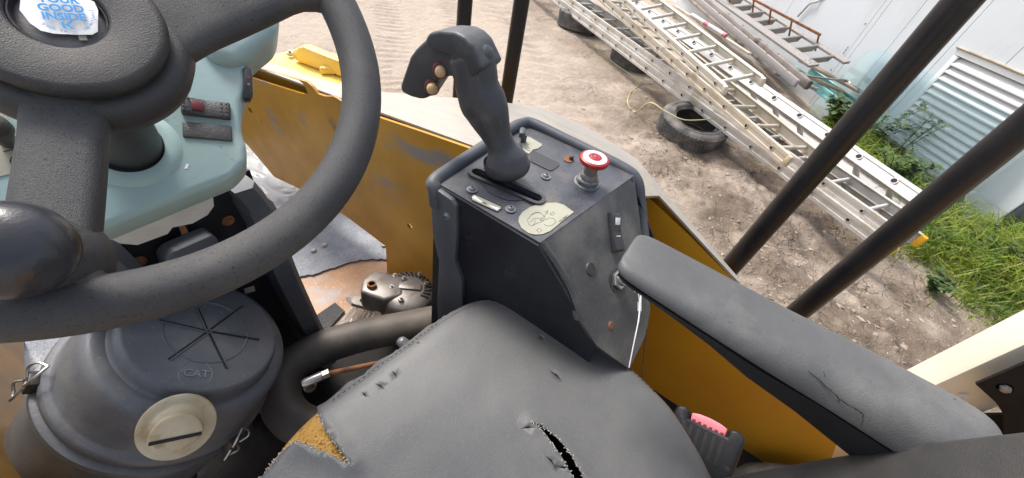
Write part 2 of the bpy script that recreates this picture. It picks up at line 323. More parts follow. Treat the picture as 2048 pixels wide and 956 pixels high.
def circle(c, r, n=20, ry=None, rot=0.):
    ry = ry or r; return [(c[0] + r * math.cos(t) * math.cos(rot) - ry * math.sin(t) * math.sin(rot), c[1] + r * math.cos(t) * math.sin(rot) + ry * math.sin(t) * math.cos(rot)) for t in [2 * PI * k / n for k in range(n)]]
def stadium(a, b, r, n=10):
    a = V3(a); b = V3(b); d = (b - a).normalized(); t0 = math.atan2(d.y, d.x); out = []
    for k in range(n + 1): t = t0 - PI / 2 + PI * k / n; out.append((b.x + r * math.cos(t), b.y + r * math.sin(t)))
    for k in range(n + 1): t = t0 + PI / 2 + PI * k / n; out.append((a.x + r * math.cos(t), a.y + r * math.sin(t)))
    return out
def rrect(x0, x1, y0, y1, r, n=6):
    out = []
    for cx, cy, t0 in ((x1 - r, y0 + r, -PI / 2), (x1 - r, y1 - r, 0), (x0 + r, y1 - r, PI / 2), (x0 + r, y0 + r, PI)):
        for k in range(n + 1): t = t0 + PI / 2 * k / n; out.append((cx + r * math.cos(t), cy + r * math.sin(t)))
    return out
def smooth_path(pts, n=8, closed=False):
    pts = [V3(p) for p in pts]; out = []; m = len(pts)
    rngi = range(m) if closed else range(m - 1)
    for i in rngi:
        p0 = pts[i - 1] if (closed or i) else pts[0]; p1 = pts[i]; p2 = pts[(i + 1) % m]; p3 = pts[(i + 2) % m] if (closed or i + 2 < m) else pts[-1]
        for k in range(n):
            t = k / n; out.append(.5 * ((2 * p1) + (p2 - p0) * t + (2 * p0 - 5 * p1 + 4 * p2 - p3) * t * t + (3 * p1 - p0 - 3 * p2 + p3) * t ** 3))
    if not closed: out.append(pts[-1])
    return out
ROOTLOC = {}
def thing(name, label, cat, loc, group=None):
    o = bpy.data.objects.new(name, None); COL.objects.link(o); o.location = loc; o.empty_display_size = .05
    o['label'] = label; o['category'] = cat
    if group: o['group'] = group
    ROOTLOC[o.name] = V3(loc); return o
def root_of(o):
    while o.parent: o = o.parent
    return o
def finish(me, mt, sharp):
    bm = bmesh.new(); bm.from_mesh(me); bmesh.ops.remove_doubles(bm, verts=bm.verts, dist=1e-6); bmesh.ops.recalc_face_normals(bm, faces=bm.faces[:]); bm.to_mesh(me); bm.free()
    if mt: me.materials.append(M[mt] if isinstance(mt, str) else mt)
    if sharp is not None:
        me.polygons.foreach_set('use_smooth', [True] * len(me.polygons)); me.set_sharp_from_angle(angle=math.radians(sharp))
def obj(name, mb, mt, parent=None, sharp=35, label=None, cat=None, group=None, kind=None, loc=None, recalc=True):
    me = bpy.data.meshes.new(name); base = V3((0, 0, 0))
    if parent is not None: base = ROOTLOC.get(root_of(parent).name, V3((0, 0, 0)))
    elif loc is not None: base = V3(loc)
    me.from_pydata([(x[0] - base.x, x[1] - base.y, x[2] - base.z) for x in mb.v], [], mb.f); me.update()
    if recalc: finish(me, mt, sharp)
    else:
        me.materials.append(M[mt])
        if sharp is not None: me.polygons.foreach_set('use_smooth', [True] * len(me.polygons))
    o = bpy.data.objects.new(name, me); COL.objects.link(o)
    if parent is not None: o.parent = parent
    else: o.location = base; ROOTLOC[o.name] = base
    if label: o['label'] = label
    if cat: o['category'] = cat
    if group: o['group'] = group
    if kind: o['kind'] = kind
    return o
def text_mb(txt, size, o, u, v, depth=.0004, bold=0., spacing=1.):
    cu = bpy.data.curves.new('t', 'FONT'); cu.body = txt; cu.size = size; cu.align_x = 'CENTER'; cu.align_y = 'CENTER'; cu.extrude = depth; cu.offset = bold; cu.space_character = spacing; cu.resolution_u = 3
    ob = bpy.data.objects.new('t', cu); COL.objects.link(ob); dg = bpy.context.evaluated_depsgraph_get(); me = bpy.data.meshes.new_from_object(ob.evaluated_get(dg))
    u = V3(u).normalized(); v = V3(v).normalized(); w = u.cross(v).normalized(); o = V3(o); mb = MB()
    mb.add([o + u * p.co.x + v * p.co.y + w * p.co.z for p in me.vertices], [list(f.vertices) for f in me.polygons])
    bpy.data.objects.remove(ob); bpy.data.meshes.remove(me); bpy.data.curves.remove(cu); return mb
def frame(z, hint=(0, 0, 1)):
    """3x3 whose z axis is z"""
    z = V3(z).normalized(); h = V3(hint); x = (h - z * h.dot(z))
    if x.length < 1e-4: x = V3((1, 0, 0)) - z * z.x
    x.normalize(); y = z.cross(x); return Matrix((x, y, z)).transposed()
def vnoise(x, y, seed=0):
    xi = np.floor(x).astype(np.int64); yi = np.floor(y).astype(np.int64); xf = x - xi; yf = y - yi
    def h(a, b):
        n = (a * 374761393 + b * 668265263 + seed * 144665) & 0x7fffffff; n = ((n ^ (n >> 13)) * 1274126177) & 0x7fffffff; return ((n ^ (n >> 16)) & 0xffff) / 65535.
    sx = xf * xf * (3 - 2 * xf); sy = yf * yf * (3 - 2 * yf)
    return (h(xi, yi) * (1 - sx) + h(xi + 1, yi) * sx) * (1 - sy) + (h(xi, yi + 1) * (1 - sx) + h(xi + 1, yi + 1) * sx) * sy - .5
def fbm(x, y, oct=4, seed=0, g=.5):
    r = 0; a = 1.
    for k in range(oct): r = r + a * vnoise(x, y, seed + k * 17); x = x * 2.03 + 7.3; y = y * 2.03 + 3.1; a *= g
    return r
# ================================================================== GROUND
def ground_height(x, y):
    x = np.asarray(x, float); y = np.asarray(y, float)
    # distance from the grass edge line (negative towards the machine)
    s = (x - 2.87) * .644 + (y + 2.08) * -.765
    a = (x - 3.0) * .60 + (y + 1.2) * .80                   # along the ladders
    d = (x - 3.0) * .80 - (y + 1.2) * .60                   # away from the machine, across the ladders
    mudband = np.exp(-((d + .38) / .62) ** 2) * np.clip((3.2 - a) / 2.2, 0.12, 1)
    h = .05 * fbm(x * .8, y * .8, 3, 3) + .012 * fbm(x * 6, y * 6, 3, 9)
    h = h + mudband * (.085 * fbm(x * 2.6, y * 2.6, 4, 21) + .05 * np.abs(fbm(x * 5.5, y * 5.5, 3, 31)) + .03 * np.abs(fbm(x * 13, y * 13, 3, 41)))
    h = h - .035 * np.exp(-((d + .95) / .16) ** 2) * (1 + .5 * vnoise(a * 9, d * 4, 5))      # wheel rut
    h = h + .012 * np.sin(a * 26 + 2.5 * vnoise(a * 2, d * 2, 8)) * np.exp(-((d + 1.0) / .3) ** 2) * .5
    for dc, ph in ((-1.75, 0.), (-2.7, 1.)):                # flattened wheel tracks with tread bars
        m_ = np.exp(-((d - dc + .1 * np.sin(a * .7 + ph)) / .17) ** 4); h = h * (1 - .5 * m_) - .022 * m_ + .007 * m_ * np.clip(np.sin(a * 52 + 9 * np.abs(d - dc)) * 1.5, -1, 1) * (vnoise(a * 3, d * 3, 77) > -.15)
    far = np.clip((np.hypot(x - 3, y) - 9) / 20, 0, 1)
    return h * (1 - far), np.clip(mudband * 1.3 + .55 * np.exp(-((d - .05) / .75) ** 2), 0, 1)
def axis_coords(lo, hi, step, far):
    mid = np.arange(lo, hi, step); out = []; s = step; p = hi
    while p < far: out.append(p); s *= 1.22; p += s
    out.append(far); neg = []; s = step; p = lo
    while p > -far: s *= 1.22; p -= s; neg.append(max(p, -far))
    return np.concatenate([np.array(neg[::-1]), mid, np.array(out)])
gx = axis_coords(1.0, 7.4, .016, 400.); gy = axis_coords(-3.2, 5.2, .018, 400.)
GX, GY = np.meshgrid(gx, gy, indexing='ij'); GZ, GM = ground_height(GX.ravel(), GY.ravel())
nx, ny = len(gx), len(gy)
me = bpy.data.meshes.new('ground'); co = np.stack([GX.ravel(), GY.ravel(), GZ], 1)
idx = np.arange(nx * ny).reshape(nx, ny); q = np.stack([idx[:-1, :-1], idx[1:, :-1], idx[1:, 1:], idx[:-1, 1:]], -1).reshape(-1, 4)
me.vertices.add(len(co)); me.vertices.foreach_set('co', co.ravel()); me.loops.add(q.size); me.loops.foreach_set('vertex_index', q.ravel())
me.polygons.add(len(q)); me.polygons.foreach_set('loop_start', np.arange(0, q.size, 4)); me.update(calc_edges=True)
me.polygons.foreach_set('use_smooth', np.ones(len(q), bool))
at_ = me.attributes.new('mud', 'FLOAT', 'POINT'); at_.data.foreach_set('value', GM.astype(np.float32)); me.materials.append(M['dirt'])
ground = bpy.data.objects.new('ground', me); COL.objects.link(ground); ground['kind'] = 'structure'; ground['label'] = 'bare dry clay yard with ruts, clods and cracks'
_GL = GZ.reshape(nx, ny).tolist(); _gxl = gx.tolist(); _gyl = gy.tolist()
import bisect
def gz(x, y):
    a = bisect.bisect_right(_gxl, x) - 1; b = bisect.bisect_right(_gyl, y) - 1
    f = (x - _gxl[a]) / (_gxl[a + 1] - _gxl[a]); g = (y - _gyl[b]) / (_gyl[b + 1] - _gyl[b])
    return (_GL[a][b] * (1 - f) + _GL[a + 1][b] * f) * (1 - g) + (_GL[a][b + 1] * (1 - f) + _GL[a + 1][b + 1] * f) * g

def lump(rad, seed, sub=1, flat=.55):
    bm = bmesh.new(); bmesh.ops.create_icosphere(bm, subdivisions=sub, radius=1)
    r = random.Random(seed); off = V3((r.random() * 50, r.random() * 50, r.random() * 50)); ax = V3((r.uniform(.7, 1.3), r.uniform(.7, 1.2), flat * r.uniform(.7, 1.2)))
    vs = [V3((v.co.x * ax.x, v.co.y * ax.y, v.co.z * ax.z)) * rad * (1 + .7 * mnoise.noise(v.co * 1.5 + off) + .35 * mnoise.noise(v.co * 3.7 + off)) for v in bm.verts]; bm.verts.index_update()
    fs = [[v.index for v in f.verts] for f in bm.faces]; bm.free(); return vs, fs
def scatter_lumps(name, n, where, rmin, rmax, mt, label, sub=1):
    mb = MB()
    for i in range(n):
        x, y = where(i); r = rmin * (rmax / rmin) ** (random.random() ** 2.2); vs, fs = lump(r, i * 3 + 1, 2 if r > .022 else sub)
        a = random.random() * 6.3; c, s = math.cos(a), math.sin(a); z = gz(x, y) - r * .05
        mb.add([(v.x * c - v.y * s + x, v.x * s + v.y * c + y, v.z + z) for v in vs], fs)
    obj(name, mb, mt, None, 60, label, name.replace('_', ' '), None, 'stuff')
def mud_spot(i):
    while True:
        a = random.uniform(-2.2, 2.6); d = random.gauss(-.4, .42)
        if random.random() < (1 if a < .8 else .45): break
    return 3.0 + a * .60 + d * .80, -1.2 + a * .80 - d * .60
scatter_lumps('dirt_clods', 1000, mud_spot, .004, .024, 'clod', 'loose dried clay clods along the muddy strip beside the ladders')
scatter_lumps('pebbles', 300, lambda i: (random.uniform(1.6, 6.5), random.uniform(-2, 4.5)), .003, .013, 'pebble', 'small pale pebbles scattered over the clay yard', 1)

# ================================================================== BUILDING
WC = V3((4.42, -2.29, 0)); WD = V3((.755, .656, 0)).normalized(); WNRM = V3((-WD.y, WD.x, 0))   # WNRM faces the machine
ZUP = V3((0, 0, 1))
def wp(t, z, d=0.): return WC + WD * t + ZUP * z + WNRM * d
bld = thing('storage_building', 'white metal clad storage building with a louvred vent behind the ladders', 'building', wp(0, 0))
mb = MB(); mb.add([wp(0.004, -.1, -.03), wp(13, -.1, -.03), wp(13, 3.4, -.03), wp(.004, 3.4, -.03), wp(.004, -.1, -6), wp(13, -.1, -6), wp(13, 3.4, -6), wp(.004, 3.4, -6)],
                [(0, 1, 2, 3), (5, 4, 7, 6), (4, 0, 3, 7), (1, 5, 6, 2), (3, 2, 6, 7), (0, 4, 5, 1)])
obj('wall_core', mb, 'wall_seam', bld)
LV0, LV1, LZ0, LZ1 = .30, 1.285, .20, 1.01
ts = [0., .915, 1.388, 1.905, 2.236, 2.300, 3.53, 4.7, 5.9, 7.1, 9, 11, 13]
for i in range(len(ts) - 1):
    a, b = ts[i] + .0025, ts[i + 1] - .0025
    if b - a < .04: continue
    u0 = 0.
    outer = [(a, -.08), (b, -.08), (b, 3.38), (a, 3.38)]
    la, lb = max(a, LV0), min(b, LV1)
    holes = []
    if lb - la > .02:
        if la > a + 1e-6 and lb < b - 1e-6: holes = [[(la, LZ0), (lb, LZ0), (lb, LZ1), (la, LZ1)]]
        elif la > a + 1e-6: outer = [(a, -.08), (b, -.08), (b, LZ0), (la, LZ0), (la, LZ1), (b, LZ1), (b, 3.38), (a, 3.38)]
        else: outer = [(a, -.08), (b, -.08), (b, 3.38), (a, 3.38), (a, LZ1), (lb, LZ1), (lb, LZ0), (a, LZ0)]
    mb = MB().plate(outer, holes, wp(0, 0, 0), WD, ZUP, .02)
    # u x v points towards WD x Z; flip so the sheet faces the yard
    obj('wall_panel', mb, 'wall', bld, 30)
mb = MB(); mb.box(wp(2.268, 1.62, .004), (.055, 3.2, .02), Matrix((WD, ZUP, WNRM)).transposed(), .003); obj('cover_strip', mb, 'wall', bld)
lou = MB(); R3 = Matrix((WD, ZUP, WNRM)).transposed()
for (cx, cz, sx, sz) in (((LV0 + LV1) / 2, LZ1 + .002, LV1 - LV0 + .05, .045), ((LV0 + LV1) / 2, LZ0 - .002, LV1 - LV0 + .05, .045), (LV0 - .002, (LZ0 + LZ1) / 2, .045, LZ1 - LZ0 - .05), (LV1 + .002, (LZ0 + LZ1) / 2, .045, LZ1 - LZ0 - .05)):
    lou.box(wp(cx, cz, .008), (sx, sz, .03), R3, .003)
lv = obj('louvre_frame', lou, 'louver', bld)
n = 12
for k in range(n):
    z = LZ0 + .03 + (LZ1 - LZ0 - .06) * (k + .5) / n; t = math.radians(38)
    Rr = R3 @ Matrix.Rotation(-t, 3, 'X')
    mb = MB().box(wp((LV0 + LV1) / 2, z, -.001), (LV1 - LV0 - .045, .074, .004), Rr, 0); mb.box(wp((LV0 + LV1) / 2, z - .031, .0245), (LV1 - LV0 - .045, .012, .004), R3, 0)
    obj('slat', mb, 'louver', lv)
mb = MB().tube([wp(LV0 - .05, LZ1 + .04, .03), wp(.6, LZ1 + .038, .034), wp(1.0, LZ1 + .04, .03), wp(LV1 + .05, LZ1 + .036, .03)], .011, 8); obj('rusty_flashing', mb, 'flash', bld)
mb = MB().tube([wp(.35, .155, .06), wp(1.33, .160, .06)], .018, 10); obj('sill_pipe', mb, 'valve', bld)
mb = MB().tube([wp(2.336, 2.6, .012), wp(2.34, .35, .012)], .005, 6)
for z in (.62, .65, .68, .93, .42, 1.2): mb.lathe([(0, .012), (.009, .01), (.011, 0)], wp(2.337 - (z > .6 and z < .7) * .0, z, .014), WNRM, 8)
obj('cable', mb, 'steel', bld)
mb = MB().tube([wp(3.52, 2., .01), wp(3.52, .72, .012), wp(3.50, .62, .012)], .004, 6); obj('cable', mb, 'steel', bld)
mb = MB().tube(smooth_path([wp(3.1, .98, .02), wp(3.12, .93, .05), wp(3.2, .89, .05), wp(3.24, .8, .05), wp(3.27, .72, .05)], 5), .011, 8); mb.box(wp(3.09, .99, .02), (.07, .04, .02), R3, .006)
obj('door_handle', mb, 'steel', bld)

# glass pane leaning on the wall
ZFp = .045
a0, a1, b0, b1 = wp(.25, ZFp, .30), wp(2.03, ZFp, .30), wp(2.03, .80, .05), wp(.25, .80, .05)
gu = (a1 - a0).normalized(); gv = (b0 - a1).normalized(); L_, H_ = (a1 - a0).length, (b0 - a1).length
mb = MB().plate(rrect(0, L_, 0, H_, .11, 10), [], a0, gu, gv, .006)
obj('glass_pane', mb, 'glass', None, 30, 'large green tinted glass pane with rounded corners leaning on the white wall', 'glass pane', loc=a0)

# ================================================================== TYRES
def tyre(loc, R, W, tilt, label, hole=.58):
    t = thing('tyre', label, 'tyre', loc, 'old tyres lying under the ladders')
    ax = V3(tilt).normalized(); h = W / 2; r = R * hole
    prof = [(r, -h * .72), (r * 1.03, -h * .8), (R * .72, -h * 1.0), (R * .86, -h), (R * .95, -h * .86), (R * .985, -h * .7), (R * .985, h * .7), (R * .95, h * .86), (R * .86, h), (R * .72, h * 1.0), (r * 1.03, h * .8), (r, h * .72),
            (r * 1.02, h * .66), (R * .82, h * .84), (R * .93, h * .6), (R * .93, -h * .6), (R * .82, -h * .84), (r * 1.02, -h * .66)]
    c = V3(loc) + ax * h
    obj('casing', MB().lathe(prof, c, ax, 64, True), 'tyre', t, 40)
    F = frame(ax); mb = MB()
    for k in range(56):
        a = 2 * PI * k / 56
        for j in range(5):
            aa = a + (j % 2) * PI / 56 + j * .02; hh = (-.66 + j * .33) * h
            d = F @ V3((math.cos(aa), math.sin(aa), 0)); tg = ax.cross(d)
            mb.box(c + d * (R * .985) + ax * hh, (R * .028, R * .082, W * .125), Matrix((d, tg, ax)).transposed())
    obj('tread', mb, 'tyre', t, 30, kind='stuff')
    mb = MB()
    for rr, hh in ((.66, 1.0), (.8, 1.015)):
        mb.lathe([(R * rr - .004, h * hh - .003), (R * rr, h * hh + .003), (R * rr + .004, h * hh - .003)], c, ax, 64)
    obj('sidewall_rib', mb, 'tyre', t, 40)
_tp = atz(1384, 254, .09)
tyre((_tp.x, _tp.y, gz(_tp.x, _tp.y) - .03), .32, .20, (-.10, -.03, 1), 'old black car tyre under the ladder foot with a yellow wire across it')
tyre((5.75, 2.38, gz(5.75, 2.38)), .34, .22, (.05, .05, 1), 'worn black tyre farthest back under the aluminium ladder')
_t3 = atz(1272, 118, .05)
tyre((_t3.x, _t3.y, gz(_t3.x, _t3.y) - .02), .33, .2, (.0, -.05, 1), 'black tyre in shade under the middle of the aluminium ladder')

# ================================================================== LADDERS
def chan(mb, a, b, side, web, fl, th, up):
    """C-channel rail from a to b: web height along up, flanges towards side"""
    a, b, side, up = V3(a), V3(b), V3(side).normalized(), V3(up).normalized(); d = (b - a).normalized()
    up = (up - d * up.dot(d)).normalized(); side = (side - d * side.dot(d) - up * side.dot(up)).normalized()
    h = web / 2; pr = [(-h, 0), (-h, fl), (-h + th, fl), (-h + th, th), (-h * .45, th), (-h * .4, th * 2.2), (h * .4, th * 2.2), (h * .45, th), (h - th, th), (h - th, fl), (h, fl), (h, 0), (h * .45, 0), (h * .4, th * 1.3), (-h * .4, th * 1.3), (-h * .45, 0)]
    mb.loft([[p + up * x + side * y for x, y in pr] for p in (a, b)], True)
def ladder(name, label, A0, A1, B0, B1, mt, web=.085, fl=.03, th=.004, rung=.3, rr=.015, first=.12, foot=None, holes=True, mrung=None, skew=None, flatrung=False):
    """rails A0->A1 and B0->B1 (from the foot), with rungs between"""
    A0, A1, B0, B1 = map(V3, (A0, A1, B0, B1)); t = thing(name, label, 'ladder', A0, 'ladders piled against the building')
    d = (A1 - A0).normalized(); acr = ((B0 - A0) - d * (B0 - A0).dot(d)).normalized(); up = d.cross(acr); up = up if up.z > 0 else -up
    if skew: up = V3(skew)
    m = MB(); chan(m, A0, A1, acr, web, fl, th, up); ra = obj('rail', m, mt, t, 30)
    m = MB(); chan(m, B0, B1, -acr, web, fl, th, up); rb = obj('rail', m, mt, t, 30)
    L = min((A1 - A0).length, (B1 - B0).length); n = int((L - first) / rung) + 1
    for k in range(n):
        s = first + k * rung; pa = A0 + d * s; pb = B0 + (B1 - B0).normalized() * s
        m = MB()
        e = (pb - pa).normalized()
        m.tube([pa + e * .003, pb - e * .003], rr, 10)
        obj('rung', m, mrung or mt, t, 40)
        if holes:
            for p, sd, r_ in ((pa, -e, ra), (pb, e, rb)):
                m = MB().lathe([(rr * .8, -.004), (rr * .82, .0015), (rr * 1.12, .0015), (rr * 1.15, -.001)], p + sd * .0005, sd, 12)
                m2 = MB().lathe([(0, .0008), (rr * .8, .0008)], p + sd * .0005, sd, 12)
                obj('rung_end', m, mt, r_, 40); obj('rung_hole', m2, 'dark', r_, 40)
    if foot:
        for p, e in ((A0, A1), (B0, B1)):
            dd = (V3(p) - V3(e)).normalized(); m = MB()
            F = Matrix((up, up.cross(dd), dd)).transposed()
            m.box(V3(p) + dd * .02 + (acr if p is A0 else -acr) * fl * .5, (web * 1.02, fl * 1.15, .045), F, .012); obj('foot_cap', m, foot, t)
    return t
# A: long aluminium extension ladder on the tyres: base section and fly section nested on it
def lad_dir(p, q): return (V3(q) - V3(p)).normalized()
A0 = atz(1772, 497, .22); A1 = atz(1100, -8, .24); dA = lad_dir(A0, A1); acA = V3((dA.y, -dA.x, 0)).normalized()
A1 = A0 + dA * 6.2
ladder('extension_ladder', 'long grey aluminium extension ladder lying lowest in the pile with yellow end caps', A0, A1, A0 + acA * .40, A1 + acA * .40, 'alu', .09, .032, .004, .305, .015, .28, 'yellow_cap')
F0 = A0 + dA * .03 + acA * .035 + V3((0, 0, .085)); F1 = F0 + dA * 6.0
ladder('ladder_fly_section', 'narrow aluminium fly section nested on top of the lowest ladder', F0, F1, F0 + acA * .33, F1 + acA * .33, 'alu', .075, .03, .004, .305, .014, .24)
# B: stained beige ladder with a worn rubber foot
B0 = atz(1568, 318, .42); B1 = atz(1205, 0, .46); dB = lad_dir(B0, B1); acB = V3((dB.y, -dB.x, .02)).normalized()
ladder('beige_ladder', 'beige stained ladder ending in a crusted foot above the aluminium ladder', B0, B0 + dB * 4.4, B0 + acB * .34, B0 + acB * .34 + dB * 4.4, 'alu_beige', .085, .03, .004, .305, .016, .14, 'valve')
# C: small cream ladder on top
C0 = atz(1443, 178, .60); C1 = atz(1245, 0, .62); dC = lad_dir(C0, C1); Cb = atz(1522, 152, .70)
acC = (Cb - C0); acC = (acC - dC * acC.dot(dC))
ladder('short_ladder', 'clean cream ladder with round rungs lying on top of the pile', C0, C0 + dC * 2.9, C0 + acC.normalized() * .345 + dC * .02, C0 + acC.normalized() * .345 + dC * 2.9, 'alu_cream', .075, .028, .004, .295, .0165, .10, 'alu_cream')
# D: white painted ladder beyond
D0 = atz(1838, 396, .34); D1 = atz(1520, 176, .40); dD = lad_dir(D0, D1); acD = (V3((dD.y, -dD.x, 0)).normalized() * .26 + V3((0, 0, -.24))).normalized()
ladder('white_ladder', 'white painted ladder with open hollow rungs lying next to the grass and glass', D0, D0 + dD * 4.6, D0 + acD * .30, D0 + acD * .30 + dD * 4.6, 'wh_paint', .11, .035, .005, .31, .024, .2)
# teal painted rails under the wooden ladder
T0 = atz(1672, 205, .30); T1 = atz(1560, 120, .36); dT = lad_dir(T0, T1); acT = V3((dT.y, -dT.x, 0))
ladder('teal_ladder', 'chipped teal painted ladder end sticking out under the wooden ladders', T0, T0 + dT * .75, T0 + acT * .28 - dT * .12, T0 + acT * .28 + dT * .75, 'teal_strip', .085, .03, .004, .3, .014, .22, holes=False)
# grey wooden ladder with two heavy rails
def beam(mb, a, b, w, h, up=(0, 0, 1), bev=.006):
    a, b = V3(a), V3(b); d = (b - a).normalized(); u = V3(up); u = (u - d * u.dot(d)).normalized(); s = d.cross(u)
    mb.box((a + b) / 2, ((b - a).length, w, h), Matrix((d, s, u)).transposed(), bev)
wl = thing('wooden_ladder', 'weathered grey wooden ladder with rotted dark rail lying in the pile', 'ladder', atz(1595, 172, .52), 'ladders piled against the building')
E1a, E1b = atz(1594, 168, .52), atz(1396, 0, .58); dE = lad_dir(E1a, E1b); acE = V3((dE.y, -dE.x, .0)).normalized()
for a, w, h, mt, nm in ((E1a, .035, .075, 'wood', 'rail'), (E1a + acE * .105 + V3((0, 0, .012)) - dE * .03, .05, .085, 'wood_dark', 'rail')):
    m = MB(); beam(m, a, a + dE * 4.2, w, h, bev=.012); r_ = obj(nm, m, mt, wl)
    for k in range(5):
        m = MB().lathe([(.0, .006), (.013, .005), (.016, 0)], a + dE * (.22 + k * .42) + V3((0, 0, h / 2)), (0, 0, 1), 10); obj('rivet', m, 'rust', r_)
for k in range(9):
    m = MB(); p = E1a + dE * (.2 + k * .3) + V3((0, 0, -.01)); m.tube([p, p + acE * .42 - V3((0, 0, .08))], .017, 8); obj('rung', m, 'wood', wl)
# wooden step ladder with broad treads
S0, S1 = atz(1628, 132, .55), atz(1440, 0, .60); dS = lad_dir(S0, S1); S2 = atz(1680, 146, .58); acS = (S2 - S0); acS = (acS - dS * acS.dot(dS)); wS = .34; acS.normalize()
sl = thing('step_ladder', 'weathered grey wooden step ladder with broad treads nearest the white wall', 'ladder', S0, 'ladders piled against the building')
upS = dS.cross(acS); upS = upS if upS.z > 0 else -upS
m = MB(); beam(m, S0, S0 + dS * 3.4, .11, .028, upS, .006); obj('rail', m, 'wood', sl)
m = MB(); beam(m, S0 + acS * wS - dS * .02, S0 + acS * wS + dS * 3.4, .07, .028, upS, .006); obj('rail', m, 'wood', sl)
for k in range(10):
    p = S0 + dS * (.16 + k * .285) - upS * .02; m = MB()
    dd = (dS * .55 - upS * .85).normalized(); beam(m, p + acS * .04, p + acS * (wS - .04), .10, .02, dd.cross(acS), .004); r_ = obj('tread', m, 'wood', sl)
    if k % 2 == 0: obj('bracket', MB().box(p + acS * (wS - .08) + upS * .0, (.035, .035, .02), None, .008), 'rust', r_)
for k in range(6):
    p = S0 + dS * (.04 + .02 * (k % 2)) + acS * ((k % 3 - 1) * .03) + upS * .014 + dS * (.06 * (k // 3))
    obj('bolt_hole', MB().lathe([(0, .001), (.007, .001)], p, upS, 8), 'dark', sl)
# added dark boards standing in for the shade between the ladders
for k, (px0, py0, px1, py1, z, w_, lab) in enumerate(((1560, 150, 1385, 0, .20, .16, 'added dark board filling the shaded gap under the plastic tube'), (1612, 168, 1440, 10, .24, .17, 'added dark board filling the shaded gap under the wooden ladder'), (1650, 160, 1480, 20, .28, .15, 'added dark board filling the shaded gap under the step ladder'))):
    a_, b_ = atz(px0, py0, z), atz(px1, py1, z + .02); d_ = (b_ - a_).normalized(); m = MB(); beam(m, a_, a_ + d_ * 4.0, w_, .035, bev=.005)
    obj('shade_fill_board', m, 'wood_dark', None, 35, lab, 'board', 'added dark boards under the ladders', loc=a_)
# rusty angle iron guard
G0, G1 = atz(1641, 70, .74), atz(1505, -2, .78); dG = lad_dir(G0, G1); gr = thing('rusty_guard_rail', 'rusty angle iron rail with short legs above the step ladder', 'metal rail', G0)
m = MB(); beam(m, G0, G0 + dG * 2.6, .025, .025, bev=.003); obj('top_bar', m, 'rust', gr)
for k, s in enumerate((.02, .44, .80, 1.12, 1.6)):
    p = G0 + dG * s; m = MB(); beam(m, p, p - V3((-.06, .07, .17)), .02, .02, (1, 0, 0), .002); obj('leg', m, 'rust', gr)
# odds and ends on the pile
p0, p1 = atz(1452, 72, .66), atz(1335, 0, .7); m = MB().tube([p0, p0 + (p1 - p0) * .55], .021, 12)
pv = thing('plastic_tube', 'white plastic tube with faded red bands lying between the ladders', 'tube', p0); obj('barrel', m, 'pvc', pv)
for s in (.0, .27, .3): obj('band', MB().tube([p0 + (p1 - p0) * (s + .0), p0 + (p1 - p0) * (s + .035)], .0235, 12), 'pink', pv)
p0, p1 = atz(1500, 108, .6), atz(1350, 12, .62); m = MB(); beam(m, p0, p1, .045, .02, bev=.003)
obj('wooden_batten', m, 'alu_beige', None, 35, 'thin cream batten between the cream ladder and the wooden ladder', 'batten', loc=p0)
m = MB(); beam(m, atz(1722, 184, .42), atz(1600, 120, .46), .07, .03, bev=.006)
obj('wooden_plank', m, 'plank', None, 35, 'brown wooden plank end sticking out below the step ladder', 'plank', loc=atz(1722, 184, .42))
m = MB().tube(smooth_path([atz(1600, 150, .50), atz(1660, 158, .49), atz(1690, 160, .46), atz(1700, 168, .44)], 6), .011, 10)
obj('bent_pipe', m, 'steel', None, 35, 'thin bent metal pipe lying over the brown plank', 'pipe', loc=atz(1690, 160, .46))
m = MB(); beam(m, atz(1688, 184, .36), atz(1610, 150, .4), .05, .035, bev=.015)
obj('tool_stick', m, 'plank', None, 35, 'short rounded wooden tool stick below the bent pipe', 'stick', loc=atz(1688, 184, .36))
# yellow wire snaking over the ground and across the near tyre
wpt = [(1192, 82, .02), (1198, 105, .015), (1222, 122, .015), (1262, 148, .015), (1282, 163, .02), (1262, 182, .02), (1256, 205, .02), (1272, 220, .02), (1300, 205, .2), (1330, 222, .235), (1370, 240, .235), (1432, 237, .26)]
pts = []
for x, y, z in wpt:
    p = atz(x, y, z)
    if z < .1: p.z = gz(p.x, p.y) + .008
    pts.append(p)
obj('yellow_wire', MB().tube(smooth_path(pts, 6), .0055, 6), 'wire_y', None, 60, 'thin yellow wire running over the dirt and across the tyre', 'wire', loc=pts[0])

